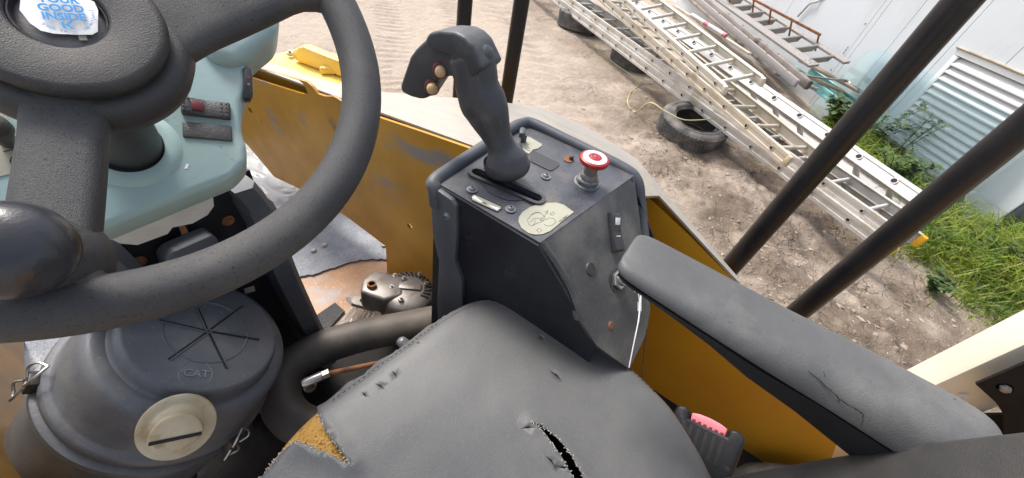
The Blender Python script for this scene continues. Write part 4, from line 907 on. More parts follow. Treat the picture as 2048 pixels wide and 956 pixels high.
# ================================================================== AIR CLEANER
AO = V3((.0496, .519, 1.0255)); AX = V3((.5445, -.3398, .7669)).normalized()
AU = (V3((1, 0, 0)) - AX * AX.x).normalized(); AV = AX.cross(AU)
ac = thing('air_cleaner', 'grey black plastic air cleaner canister with spoked lid and beige dust valve', 'air cleaner', AO - AX * .42)
prof = [(0, .0), (.100, .0), (.1055, -.002), (.1088, -.007), (.1100, -.0165), (.1108, -.0215), (.1132, -.0238), (.118, -.0235), (.1268, -.0242), (.1325, -.0275), (.1358, -.034), (.1372, -.044), (.1405, -.08), (.143, -.106), (.1455, -.1095), (.1505, -.1125), (.1530, -.118), (.1530, -.126), (.149, -.131), (.142, -.133)]
lid = obj('cover', MB().lathe(prof, AO, AX, 96), 'aircl', ac, 45)
prof = [(.140, -.130), (.142, -.1365), (.151, -.138), (.1562, -.142), (.1562, -.152), (.150, -.158), (.147, -.17), (.147, -.36), (.14, -.40), (.1, -.42), (0, -.42)]
body = obj('canister', MB().lathe(prof, AO, AX, 96), 'aircl', ac, 45)
mb = MB()
for r in (.058,): mb.lathe([(r - .0016, .0), (r, .0012), (r + .0016, .0)], AO, AX, 64)
obj('lid_ring', mb, 'aircl', lid, 60)
def apt(x, y, h=0.): return atpl(x, y, AO + AX * h, AX)
cxy = apt(415, 659)
for e in ((337, 719), (485, 612), (396, 617), (453, 738), (318, 640), (518, 680)):
    pe = apt(*e); d = (pe - AO).normalized(); L = (pe - AO).length; s = AX.cross(d)
    obj('spoke_groove', MB().box(AO + d * L * .5 + AX * .0003, (L, .0030, .0012), Matrix((d, s, AX)).transposed()), 'dark', lid)
    obj('spoke_rib', MB().box(AO + d * L * .5 + s * .0026 + AX * .0006, (L, .0022, .003), Matrix((d, s, AX)).transposed(), .0006), 'aircl', lid)
pc = apt(392, 748); tu = (apt(412, 750) - apt(372, 747)).normalized(); tv = AX.cross(tu)
mb = MB().lathe([(.0204, .0), (.0210, .0007), (.0216, .0)], pc, AX, 40); obj('emblem_ring', mb, 'emblem', lid)
mb = text_mb('CAT', .0165, pc + AX * .0006, tu, tv, .0008, .0002, 1.0); obj('emblem_lettering', mb, 'emblem', lid, None)
# dust valve on the cover wall, facing the driver
_rd = V3(_ray(355, 853)); vc = V3((0, 0, CAM_H))
while True:                                   # walk the bearing down to the cover wall
    vc = vc + _rd * .001; vd0 = vc - AO; vdir = vd0 - AX * vd0.dot(AX)
    if (vdir.length < .1395 and vd0.dot(AX) < -.03) or vc.z < .5: break
vdir.normalize()
_tc = (V3((0, 0, CAM_H)) - vc).normalized(); vc = vc + _tc * .030; vn = (vdir * .35 + _tc * .8).normalized(); vt = V3((CM[0][0], CM[1][0], CM[2][0])); vt = (vt - vn * vt.dot(vn)).normalized()
obj('valve_neck', MB().lathe([(.030, -.075), (.034, -.02), (.037, -.006)], vc, vn, 32), 'aircl', ac, 60)
dv = obj('dust_valve', MB().lathe([(.040, -.012), (.0425, -.002), (.042, .003), (.038, .0045), (.034, .003), (.031, .0035), (.029, .006), (.024, .011), (.012, .015), (0, .016)], vc, vn, 48), 'valve', ac, 60, label='dirty beige rubber dust valve')
vup = vn.cross(vt); vo_ = vc + vn * .003 - vup * .008
dome = [(.0285 * math.cos(t), .0285 * math.sin(t) * 1.05) for t in [PI * k / 16 for k in range(17)]]
obj('valve_lip', MB().prism(dome, vo_, vt, vup, .0165, .006, 4), 'valve', dv, 60)
obj('valve_lip', MB().prism([(-.027, -.003), (-.02, -.014), (0, -.019), (.02, -.014), (.027, -.003)], vo_, vt, vup, .0075, .003, 3), 'valve', dv, 60)
obj('valve_slit', MB().box(vo_ - vup * .0015 + vn * .006, (.053, .0030, .024), Matrix((vt, vup, vn)).transposed()), 'dark', dv)
def latch(px, py):
    v = apt(px, py, -.125) - (AO + AX * -.125); dr = (v - AX * v.dot(AX)).normalized(); tg = AX.cross(dr); c = AO + AX * -.128 + dr * .157
    Fm = Matrix((tg, AX, dr)).transposed(); L = obj('latch', MB().box(c, (.022, .026, .012), Fm, .002), 'dark_metal', ac)
    for sx in (-1, 1):
        pts = smooth_path([c + tg * (.004 * sx) + AX * .008 + dr * .006, c + tg * (.014 * sx) + AX * .018 + dr * .008, c + tg * (.010 * sx) + AX * .034 + dr * .002, c + tg * (.0 * sx) + AX * .040 - dr * .006], 5); obj('wire_clip', MB().tube(pts, .0018, 6), 'steel', L, 60)
        pts = smooth_path([c + tg * (.006 * sx) - AX * .004 + dr * .007, c + tg * (.013 * sx) - AX * .020 + dr * .013, c + tg * (.004 * sx) - AX * .032 + dr * .010, c + tg * (-.006 * sx) - AX * .030 + dr * .010], 5); obj('wire_clip', MB().tube(pts, .0018, 6), 'steel', L, 60)
latch(112, 760); latch(465, 882)
# mounting saddle under the canister
mb = MB().box(AO - AX * .36 + V3((-.02, 0, -.06)), (.12, .2, .16), None, .01); obj('mount', mb, 'dark', ac)

# ================================================================== RUBBER HOSE, LINKAGE, PEG
hp = smooth_path([(.56, .30, .69), (.45, .362, .735), (.36, .425, .74), (.28, .480, .745), (.20, .520, .75), (.125, .53, .755), (.078, .49, .75), (.066, .43, .745), (.09, .36, .74), (.14, .25, .72), (.15, .1, .70)], 8)
obj('rubber_hose', MB().tube(hp, .0405, 32), 'hose', None, 60, 'thick black rubber intake hose bent round in front of the seat', 'hose', loc=(.2, .5, .7))
lk = thing('control_rod', 'rusty control rod with a zinc ball joint under the seat front', 'linkage', (.11, .385, .9))
a = atz(604, 768, .905); b = atz(652, 748, .905); c = atz(775, 722, .85)
d = (b - a).normalized(); obj('rod', MB().tube([b, c + (c - b) * .4], .0048, 10), 'rust', lk)
obj('ball_socket', MB().tube([a, a + d * .006, a + d * .034, a + d * .036], [.006, .0085, .0085, .006], 14), 'steel', lk, 50)
obj('lock_nut', MB().tube([a + d * .035, a + d * .047], .0085, 6), 'steel', lk, 20)
obj('ball_stud', MB().lathe([(0, -.034), (.005, -.034), (.005, -.022), (.012, -.022), (.012, -.018), (.007, -.017), (.007, -.008), (.005, 0)], a + d * .010, (0, 0, 1), 16), 'dark_metal', lk)
pg = atz(801, 681, .915); pb = pg + V3((.012, -.06, -.055)); obj('lever_peg', MB().tube([pg + (pg - pb).normalized() * .004, pg, pg + (pb - pg) * .2, pb], [.006, .0105, .0125, .013], 16), 'bolt', None, 60, 'dusty grey rubber tipped peg at the front edge of the seat', 'lever', loc=pb)
# made-up dark blocks under the seat so that no daylight shows
sb = thing('underseat_filler', 'added black blocks keeping daylight out under the seat cushion', 'filler', (.18, 0, DZ + .02))
obj('filler_block', MB().box((.20, -.02, .66), (.34, .40, .40), None, .02), 'dark', sb); obj('filler_slab', MB().box((.20, -.02, .88), (.40, .46, .05), None, .01), 'dark', sb)

# ================================================================== ALTERNATOR AND SCRAPS ON THE DECK
ca = atz(818, 590, .640)
al = thing('alternator', 'loose grey alternator standing on the deck beside the yellow panel', 'alternator', (ca.x, ca.y, DZ + .012)); al.scale = (1.22, 1.22, 1.22); AA = V3((.12, .03, .97)).normalized(); 
obj('rear_bracket', MB().lathe([(0, .0), (.035, .0), (.05, -.004), (.062, -.010), (.067, -.018), (.068, -.055), (.064, -.06)], ca, AA, 40), 'castalu', al, 45)
obj('stator', MB().lathe([(.066, -.060), (.066, -.092)], ca, AA, 40), 'dark_metal', al)
obj('front_bracket', MB().lathe([(.064, -.092), (.068, -.096), (.068, -.13), (.055, -.145), (.03, -.15)], ca, AA, 40), 'castalu', al)
obj('pulley', MB().lathe([(.03, -.15), (.032, -.155), (.026, -.163), (.032, -.172), (.03, -.178), (0, -.178)], ca, AA, 28), 'dark_metal', al)
FA = frame(AA, (-.6, .8, 0)); ax_, ay_ = FA.col[0], FA.col[1]
obj('regulator_housing', MB().prism([(-.035, -.035), (.04, -.045), (.062, -.01), (.058, .03), (.0, .05), (-.04, .03)], ca + ax_ * .05 - AA * .055, ax_, ay_, .058, .008, 3), 'castalu', al, 40)
obj('plug_socket', MB().lathe([(.0075, .012), (.0105, .012), (.0115, .0), (.0115, -.004)], ca + ax_ * .085 + ay_ * .012 + AA * .001, AA, 20), 'rust', al)
obj('plug_cavity', MB().lathe([(0, .004), (.0076, .004)], ca + ax_ * .085 + ay_ * .012 + AA * .001, AA, 16), 'dark', al)
for k in range(15):
    t = math.radians(150 + k * 13); dr = ax_ * math.cos(t) + ay_ * math.sin(t); tg = AA.cross(dr)
    Fm = Matrix(((dr + tg * .5).normalized(), AA.cross((dr + tg * .5).normalized()), AA)).transposed()
    obj('vent_slot', MB().box(ca + dr * .047 + AA * -.0062, (.019, .0040, .010), Fm @ Matrix.Rotation(.18, 3, 'Y')), 'dark', al)
for k in range(10):
    t = math.radians(60 + k * 18); dr = ax_ * math.cos(t) + ay_ * math.sin(t)
    obj('vent_slot', MB().box(ca + dr * .0675 - AA * .112, (.004, .009, .026), Matrix((dr, AA.cross(dr), AA)).transposed()), 'dark', al)
for r_, t_ in ((.040, 10), (.045, 75), (.043, 200), (.05, 245), (.03, 300), (.05, 320)):
    t = math.radians(t_); q = ca + ax_ * r_ * math.cos(t) + ay_ * r_ * math.sin(t); obj('terminal_bolt', MB().lathe([(0, .009), (.0032, .009), (.0036, .004), (.0065, .004), (.0065, -.008)], q, AA, 8), 'steel', al)
obj('ridge', MB().box(ca + AA * .002 - ax_ * .004, (.055, .022, .007), FA, .003), 'castalu', al)
ear = ca + ax_ * .09 - ay_ * .035 - AA * .115
obj('mounting_ear', MB().plate(stadium((0, 0), (.045, -.01), .017), [circle((0, 0), .007, 12), [(.018, -.008), (.04, -.013), (.04, -.004), (.018, .002)]], ear, ax_, ay_, .012), 'castalu', al)
obj('shield', MB().box(ear + AA * .02 - ax_ * .03, (.05, .035, .05), FA, .006), 'dark_metal', al)
# base disc so that it stands on the deck
obj('stand_ring', MB().lathe([(.02, -.178), (.02, -.19)], ca, AA, 16), 'dark_metal', al)
def crumple(name, quad, n, m, amp, label, cat, loc, seed, stretch=6):
    vs = []; a, b, c, d = [V3(p) for p in quad]
    for i in range(n):
        for j in range(m):
            u, v = i / (n - 1), j / (m - 1); p = a * (1 - u) * (1 - v) + b * u * (1 - v) + c * u * v + d * (1 - u) * v
            k = mnoise.noise(V3((u * 3.1 + seed, v * stretch, seed))) + .5 * mnoise.noise(V3((u * 7 + seed, v * stretch * 2.3, 3.))) + .35 * abs(mnoise.noise(V3((u * 5, v * stretch * 4.5, seed))))
            vs.append(p + V3((mnoise.noise(V3((u * 4, v * 3, seed + 9))) * amp * .5, 0, abs(k) * amp + .006)))
    fs = [(i * m + j, (i + 1) * m + j, (i + 1) * m + j + 1, i * m + j + 1) for i in range(n - 1) for j in range(m - 1)]
    return obj(name, MB().add(vs, fs), 'wrap', None, 60, label, cat, loc=loc)
crumple('plastic_wrap', [atz(640, 690, DZ + .012), atz(775, 556, DZ + .012), atz(790, 575, DZ + .012), atz(712, 690, DZ + .012)], 40, 60, .028, 'crumpled clear plastic wrap between the hose and the alternator', 'plastic wrap', atz(690, 640, DZ), 4., 9)
crumple('plastic_sheet', [atz(470, 250, DZ + .012), atz(640, 330, DZ + .012), atz(640, 405, DZ + .012), atz(470, 440, DZ + .012)], 60, 60, .014, 'wrinkled clear plastic sheet spread on the deck beyond the dashboard', 'plastic sheet', atz(550, 380, DZ), 11., 6)
# ================================================================== CONTROL CONSOLE
CZ = 1.235
con = thing('control_console', 'black right hand control console with joystick, red brake knob and key switch', 'control console', (.53, .2, .62))
A_, B_, C_, D_ = (.402, .350), (.404, .140), (.700, .094), (.668, .352)
s_a, s_b = (.4715, .3165), (.489, .200)
topo = [A_, B_, C_, (.698, .335), (.684, .350), D_]
slot_h = stadium(s_a, s_b, .0095)
mb = MB().plate(topo[::-1] if False else topo, [slot_h], (0, 0, CZ), (1, 0, 0), (0, 1, 0), .005); ctop = obj('top_plate', mb, 'console_top', con, 30)
obj('slot_well', MB().prism(stadium(s_a, s_b, .0125), (0, 0, CZ - .05), (1, 0, 0), (0, 1, 0), .004), 'dark', con)
def ring_tube(pl, z, r, sq=1.): return MB().tube([(x, y, z) for x, y in pl] + [(pl[0][0], pl[0][1], z)], r, 8, False)
def rim(pl_out, pl_in, z0, z1): return MB().plate(pl_out, [pl_in], (0, 0, z1), (1, 0, 0), (0, 1, 0), z1 - z0)
obj('slot_bezel', rim(stadium(s_a, s_b, .0165), stadium(s_a, s_b, .0098), CZ - .01, CZ + .005), 'black_plastic', ctop, 40)
m_ = V3(((s_a[0] + s_b[0]) / 2, (s_a[1] + s_b[1]) / 2, 0))
obj('slot_plate', MB().plate(circle((m_.x, m_.y), .034, 32, .046, .1), [stadium(s_a, s_b, .0135)] if False else [], (0, 0, CZ + .0018), (1, 0, 0), (0, 1, 0), .0016) if False else rim(circle((m_.x, m_.y), .036, 36, .044, .1), stadium((m_.x - .008, m_.y + .043), (m_.x + .0075, m_.y - .043), .0167)[::1] if False else stadium((.4738, .295), (.4862, .222), .0166), CZ, CZ + .0016), 'console_top', ctop, 40)
# operator side (dark), sloping rear face, remaining hull
nr = V3((-.106, -.674, .732)); B3 = V3((B_[0], B_[1], CZ))
def rp(x, y): return atpl(x, y, B3, nr)
rear_px = [(1080, 487), (1130, 560), (1160, 640), (1192, 690), (1258, 738), (1290, 672), (1300, 620), (1294, 560), (1285, 480), (1268, 357)]
rp3 = [rp(*p) for p in rear_px]; rp3[0] = V3((B_[0], B_[1], CZ - .001)); rp3[-1] = V3((C_[0], C_[1], CZ - .001))
ru = (rp3[-1] - rp3[0]).normalized(); rn = (rp3[2] - rp3[0]).cross(ru); rn = (-rn if rn.z < 0 else rn).normalized(); rv = rn.cross(ru)
def loc2(p): q = p - rp3[0]; return (q.dot(ru), q.dot(rv))
poly = [loc2(p) for p in rp3]
ar = sum(poly[i - 1][0] * poly[i][1] - poly[i][0] * poly[i - 1][1] for i in range(len(poly)))
if ar < 0: poly = poly[::-1]
mb = MB().plate(poly, [], rp3[0], ru, rv, .006); crear = obj('rear_face', mb, 'console_rear', con, 30)
side = [(.350, CZ - .002), (.350, .60), (-.06, .60)] + [(p.y, p.z - .003) for p in (rp3[3], rp3[2], rp3[1], rp3[0])]
side3 = [V3((.403, y, z)) for y, z in side]
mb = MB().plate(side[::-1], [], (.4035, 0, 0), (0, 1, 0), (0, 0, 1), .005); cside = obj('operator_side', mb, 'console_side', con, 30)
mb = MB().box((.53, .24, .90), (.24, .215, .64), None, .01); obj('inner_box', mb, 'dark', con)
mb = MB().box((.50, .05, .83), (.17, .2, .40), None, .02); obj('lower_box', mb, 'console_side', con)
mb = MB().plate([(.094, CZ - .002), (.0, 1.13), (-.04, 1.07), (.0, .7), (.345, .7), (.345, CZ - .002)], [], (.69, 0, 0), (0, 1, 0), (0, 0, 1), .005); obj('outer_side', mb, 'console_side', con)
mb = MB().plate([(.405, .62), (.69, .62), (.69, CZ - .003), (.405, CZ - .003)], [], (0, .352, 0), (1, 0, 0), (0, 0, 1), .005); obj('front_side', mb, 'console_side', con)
obj('corner_round', MB().tube(smooth_path([V3(p) + V3((.0065, .003, -.0055)) for p in (rp3[0], rp3[1], rp3[2])], 5), .0085, 14), 'console_rear', con, 60)
# rounded soft edging round the top, and the front cheek with bolts
ed = smooth_path([(.394, .343, CZ - .04), (.394, .346, CZ - .010), (.402, .355, CZ - .001), (.45, .357, CZ + .001), (.56, .359, CZ + .003), (.645, .360, CZ + .004), (.683, .356, CZ + .004), (.701, .338, CZ + .004), (.706, .25, CZ + .001), (.709, .13, CZ - .002), (.707, .088, CZ - .012), (.697, .060, CZ - .05), (.685, .035, CZ - .085), (.66, .0, CZ - .13)], 6)
obj('edge_trim', MB().tube(ed, .0125, 12), 'grey_plastic', con, 60)
pk = [(870, 375), (877, 395), (905, 402), (914, 412), (914, 470), (905, 520), (893, 530), (912, 640), (885, 640), (872, 520), (868, 470), (862, 420)]
pts = [atX(x, y, .393) for x, y in [(868, 372), (905, 398), (915, 412), (916, 470), (912, 520), (926, 560), (930, 720), (880, 720), (876, 600), (880, 520), (868, 470), (864, 410)]]
mb = MB().prism([(p.y, p.z) for p in pts], (.389, 0, 0), (0, 1, 0), (0, 0, 1), .012, .003); ch = obj('front_cheek', mb, 'grey_plastic', con, 40)
def torx(c, n, r, par, base='bolt'):
    o = obj('screw', MB().lathe([(0, r * .72), (r * .5, r * .68), (r * .85, r * .42), (r, .0), (r * 1.5, -.0002), (r * 1.55, -.002)], c, n, 20), base, par, 50)
    F = frame(n); mb = MB()
    st = [(r * .42 * (1 if k % 2 else .62) * math.cos(k * PI / 6), r * .42 * (1 if k % 2 else .62) * math.sin(k * PI / 6)) for k in range(12)]
    mb.prism(st, V3(c) + V3(n).normalized() * r * .60, F.col[0], F.col[1], r * .16); obj('screw_socket', mb, 'dark', o)
torx(atX(893, 432, .388), (-1, 0, .1), .0052, ch)
for x, y in ((944, 378), (1021, 417), (1092, 352)): torx(atz(x, y, CZ + .003), (0, 0, 1), .0062, ctop)
for (x, y) in ((937, 497), (938, 553)): 
    p = atX(x, y, .402); obj('dent_clip', MB().lathe([(0, .003), (.006, .0025), (.008, 0)], p, (-1, 0, 0), 10), 'console_side', cside)
p = atX(978, 580, .4035); obj('side_plug', MB().lathe([(0, .0025), (.010, .0022), (.0112, 0)], p, (-1, 0, 0), 24), 'console_rear', cside)
p = atX(1052, 588, .4035); obj('clip', MB().box(p, (.004, .012, .014), None, .001), 'black_gloss', cside)
# decals
def decal(par, z, poly, name='decal', mt='label'):
    pts = [atz(x, y, z) for x, y in poly]; pl = [(p.x, p.y) for p in pts]; ar = sum(pl[i - 1][0] * pl[i][1] - pl[i][0] * pl[i - 1][1] for i in range(len(pl)))
    return obj(name, MB().plate(pl if ar > 0 else pl[::-1], [], (0, 0, z), (1, 0, 0), (0, 1, 0), .0007), mt, par, None)
def ink(par, z, lines, r=.00028):
    mb = MB()
    for ln in lines: mb.tube([atz(x, y, z + .0002) for x, y in ln], r, 4)
    return obj('drawing', mb, 'ink', par, None)
dz = CZ + .0014
d1 = decal(ctop, dz, [(1037, 443), (1038, 434), (1045, 424), (1060, 414), (1083, 406), (1112, 405), (1127, 409), (1148, 424), (1140, 430), (1100, 462), (1085, 468), (1070, 469), (1057, 466), (1043, 456)])
ink(d1, dz, [[(1057, 448), (1055, 440), (1062, 430), (1075, 425), (1083, 427), (1090, 435), (1086, 443), (1075, 446), (1062, 452), (1057, 448)], [(1062, 430), (1070, 424), (1080, 425)], [(1060, 445), (1068, 437), (1078, 436), (1082, 441)], [(1066, 452), (1072, 440)],
             [(1082, 440), (1089, 432), (1096, 421)], [(1090, 424), (1096, 421), (1095, 428)], [(1083, 434), (1081, 441), (1088, 440)], [(1090, 440), (1098, 436), (1108, 437), (1112, 444), (1104, 451), (1094, 452), (1088, 448)], [(1100, 428), (1106, 424), (1110, 427), (1104, 431), (1100, 428)], [(1073, 460), (1079, 456), (1084, 461), (1078, 465), (1073, 460)]])
o_ = text_mb('275-7842 1', .0058, atz(1128, 437, dz + .0003), (atz(1136, 430, dz) - atz(1120, 443, dz)), V3((0, 0, 1)).cross(atz(1136, 430, dz) - atz(1120, 443, dz)), .0001); obj('lettering', o_, 'ink', d1, None)
d2 = decal(ctop, dz, [(942, 391), (949, 388), (1002, 412), (1003, 417), (995, 423), (944, 400)])
w1 = decal(ctop, dz + .0006, [(944, 395), (949, 391), (966, 405), (961, 404)], 'wedge', 'white'); w1.parent = d2
w1 = decal(ctop, dz + .0006, [(972, 407), (976, 409), (999, 416), (994, 420)], 'wedge', 'white'); w1.parent = d2
ink(d2, dz + .0004, [[(942, 391), (949, 388), (1002, 412), (1003, 417), (995, 423), (944, 400), (942, 391)]], .0007)
o_ = text_mb('N', .008, atz(969, 406, dz + .0006), atz(990, 415, dz) - atz(950, 394, dz), V3((0, 0, 1)).cross(atz(990, 415, dz) - atz(950, 394, dz)), .0002); obj('lettering', o_, 'ink', d2, None)
d3 = decal(ctop, dz, [(1047, 270), (1062, 275), (1084, 288), (1084, 291), (1076, 297), (1066, 299), (1058, 308), (1048, 302), (1043, 290)])
ink(d3, dz, [[(1050, 297), (1060, 302)], [(1053, 294), (1060, 297)], [(1048, 303), (1053, 306)]], .0006)
d4 = decal(ctop, dz, [(1062, 303), (1068, 301), (1119, 326), (1119, 330), (1106, 340), (1100, 341), (1060, 322)], 'blank_plate', 'black_plastic')
# wing lever behind the joystick, rusty recess by the knob
p = atz(1046, 284, CZ); mb = MB().tube([p, p + V3((0, 0, .018))], .006, 14); mb.box(p + V3((-.004, .004, .021)), (.026, .012, .014), Matrix.Rotation(.5, 3, 'Z'), .004); obj('light_switch', mb, 'grey_plastic', con)
p = atz(1138, 318, CZ + .001); obj('recess', MB().plate(circle((p.x, p.y), .013, 20, .010), [], (0, 0, CZ + .0015), (1, 0, 0), (0, 1, 0), .001), 'rust', ctop); obj('stud', MB().lathe([(0, .008), (.004, .007), (.005, 0)], p + V3((.002, -.004, .001)), (0, 0, 1), 10), 'black_plastic', ctop)
# park brake knob
kp = atz(1173, 366, CZ); kx = V3((-.03, .02, 1)).normalized()
pk = obj('park_brake_knob', MB().lathe([(.010, .020), (.012, .044), (.022, .0465), (.0265, .049), (.0275, .053), (.0262, .0565), (.0222, .0582), (.0215, .0572)], kp, kx, 48), 'red', con, 40, label='red mushroom park brake knob')
obj('knob_ring', MB().lathe([(.0225, .0578), (.0125, .0586)], kp, kx, 48), 'white', pk); obj('knob_centre', MB().lathe([(.0126, .0585), (.011, .0592), (0, .0594)], kp, kx, 40), 'red', pk)
kr = V3((.82, -.55, 0)).normalized(); kv = kx.cross(kr); t_ = text_mb('P', .0105, kp + kx * .0597, kr, kv, .0002); obj('letter_p', t_, 'pink', pk, None)
obj('symbol_ring', MB().lathe([(.0068, .0593), (.0071, .0599), (.0075, .0593)], kp, kx, 32), 'pink', pk)
obj('knob_stem', MB().lathe([(.0125, .044), (.0125, .024), (.015, .022), (.0165, .016), (.0165, .0135)], kp, kx, 32), 'castalu', con, 40)
obj('knob_nut', MB().lathe([(.016, .015), (.0205, .013), (.0215, .011), (.0215, .004), (.0225, .003), (.0235, .0)], kp, kx, 6), 'bolt', con, 25)
obj('knob_washer', MB().lathe([(.0195, .0145), (.0215, .0125)], kp, kx, 32), 'bolt', con); obj('knob_base', MB().lathe([(.021, .004), (.0245, .0035), (.0255, -.001)], kp, kx, 32), 'bolt', con)
# rocker switch, key switch and plugs on the sloping rear face
def rq(x, y, h=0.): return atpl(x, y, rp3[0] + rn * h, rn)
q0, q1 = rq(1238, 432), rq(1245, 500); dv_ = (q1 - q0); dv_ = (dv_ - rn * dv_.dot(rn)); Lq = dv_.length; dv_.normalize(); sv = rn.cross(dv_)
pr = [(-.004, 0), (-.004, .010), (.006, .014), (Lq * .5, .010), (Lq, .015), (Lq + .004, .010), (Lq + .004, 0)]
mb = MB().prism(pr, q0 - sv * .0115, dv_, rn, -.023 if False else .023, .0015); 
rs = obj('rocker_switch', mb, 'black_plastic', con, 40)
cs = q0 + dv_ * .012
import_off = (V3(mb.v[0]) - cs)
mid = sum((V3(v) for v in mb.v), V3((0, 0, 0))) / len(mb.v); sgn = 1
mid_s = (mid - q0).dot(sv)
base = q0 + sv * mid_s
obj('cream_lens', MB().box(base + dv_ * .013 + rn * .0130, (.013, .013, .002), Matrix((dv_, sv, rn)).transposed() @ Matrix.Rotation(.19, 3, 'Y'), .0005), 'paper', rs)
obj('white_mark', MB().box(base + dv_ * (Lq * .62) + rn * .0113, (.0012, .012, .001), Matrix((dv_, sv, rn)).transposed() @ Matrix.Rotation(-.2, 3, 'Y')), 'white', rs)
for sx, hh in ((.002, .0128), (.006, .0138), (Lq * .78, .0128), (Lq * .9, .0138), (Lq, .0148)):
    for t_ in (-.008, -.003, .003, .008): obj('dimple', MB().lathe([(0, .0009), (.0009, 0)], base + dv_ * sx + sv * t_ + rn * hh, rn, 6), 'black_plastic', rs)
c = rq(1181, 538); obj('hole_plug', MB().lathe([(0, .0026), (.0105, .0024), (.012, .0008), (.0125, 0)], c, rn, 28), 'black_plastic', crear)
c = rq(1222, 651); obj('rivet', MB().lathe([(0, .0022), (.006, .0018), (.0075, 0)], c, rn, 16), 'rust', crear)
c = rq(1300, 598); obj('rivet', MB().lathe([(0, .0022), (.005, .0018), (.006, 0)], c, rn, 14), 'dark', crear)
kc_ = rq(1234, 560); ks = obj('key_switch', MB().lathe([(.023, .0), (.023, .0015), (.019, .002)], kc_, rn, 32), 'black_plastic', con)
obj('hex_nut', MB().lathe([(.011, .0095), (.0165, .009), (.018, .007), (.018, .001)], kc_, rn, 6), 'steel', ks, 25)
obj('barrel', MB().lathe([(.0085, .018), (.0105, .018), (.0115, .016), (.0115, .008)], kc_, rn, 28), 'steel', ks)
obj('keyway', MB().lathe([(0, .0165), (.0086, .0165)], kc_, rn, 20), 'dark_metal', ks)
kd = (ru * .9 - rv * .3).normalized(); obj('key', MB().box(kc_ + rn * .024 + kd * .004, (.022, .0022, .016), Matrix((kd, rn.cross(kd), rn)).transposed(), .001), 'plank', ks)
# white cord hanging from the key
cd = thing('key_lanyard', 'white lanyard with a crimped sleeve hanging from the key switch', 'lanyard', rq(1262, 720, .03))
cp = [rq(1275, 578, .02), rq(1279, 605, .022), rq(1277, 640, .03), rq(1270, 675, .03), rq(1258, 735, .02)]
obj('cord', MB().tube(smooth_path(cp, 6), .0011, 6), 'cord', cd, 60); obj('cord', MB().tube([rq(1282, 580, .02), rq(1281, 610, .022), rq(1277, 645, .03)], .0013, 6), 'cord', cd, 60)
a = rq(1279, 604, .022); b = rq(1279, 622, .022); obj('sleeve', MB().tube([a, b], .0035, 10), 'white', cd)
obj('key_tag', MB().box(rq(1270, 583, .015), (.012, .004, .003), None, .001), 'rust', cd)
gw = [atX(1296, 640, .70), atX(1288, 700, .70), atX(1283, 760, .72)]; obj('thin_cable', MB().tube(gw, .0015, 6), 'bolt', None, 60, 'thin dark cable hanging against the yellow side wall', 'cable', loc=gw[-1])

# ---- joystick (sub-parts of the console's joystick part)
JX = .495
def jp(x, y, dx=0.): return atX(x, y, JX + dx)
st = obj('lever_shaft', MB().tube([jp(1014, 385), jp(1010, 352), jp(1008, 330)], .0095, 14), 'black_plastic', con)
# grip: lofted elliptical sections along its bent axis; (centre px, half width fore-aft, half width across)
secs = [((1013, 352), .022, .020), ((1012, 347), .034, .031), ((1013, 338), .0425, .038), ((1013, 325), .0445, .040), ((1009, 311), .037, .034), ((1004, 297), .0225, .0235), ((998, 281), .0205, .0220), ((990, 262), .0235, .0240), ((981, 240), .0295, .0275), ((973, 220), .0335, .0300), ((965, 203), .0355, .0315), ((958, 185), .0335, .030), ((953, 167), .032, .029), ((950, 148), .0325, .029), ((946, 130), .034, .029), ((942, 112), .034, .028), ((938, 98), .028, .022)]
secs = [(c_, a_ * (.95 if k_ < 5 else 1.17), b_ * (.93 if k_ < 5 else 1.08)) for k_, (c_, a_, b_) in enumerate(secs)]
pts = [jp(*s[0]) for s in secs]; rings = []
# refine
def lerp_list(lst, n):
    out = []
    for i in range(len(lst) - 1):
        for k in range(n): out.append(lst[i] + (lst[i + 1] - lst[i]) * (k / n))
    return out + [lst[-1]]
ctr = smooth_path(pts, 4); ra = [p.x for p in smooth_path([(s[1], 0, 0) for s in secs], 4)]; rb = [p.x for p in smooth_path([(s[2], 0, 0) for s in secs], 4)]
for i, p in enumerate(ctr):
    T = (ctr[min(i + 1, len(ctr) - 1)] - ctr[max(i - 1, 0)]).normalized(); xa = V3((1, 0, 0)); xa = (xa - T * xa.dot(T)).normalized(); ya = T.cross(xa)
    if i < 14: T = V3((0, .25, 1)).normalized(); xa = V3((1, 0, 0)); ya = T.cross(xa)
    rings.append([p + ya * (ra[i] * math.cos(t)) + xa * (rb[i] * math.sin(t)) for t in [2 * PI * k / 28 for k in range(28)]])
joy = obj('joystick', MB().loft(rings), 'grip', con, 70, label='black contoured joystick grip')
# left wing carrying two cream buttons
wing = [(952, 92), (905, 68), (878, 66), (850, 92), (838, 108), (818, 164), (820, 178), (838, 187), (858, 192), (868, 190), (880, 172), (893, 152), (915, 146), (935, 150), (960, 140)]
wl3 = [atX(x, y, JX + .004) for x, y in wing]
mb = MB().prism([(p.y, p.z) for p in wl3], (JX - .019, 0, 0), (0, 1, 0), (0, 0, 1), .036, .011, 4); wg = obj('joystick_wing', mb, 'grip', con, 60)
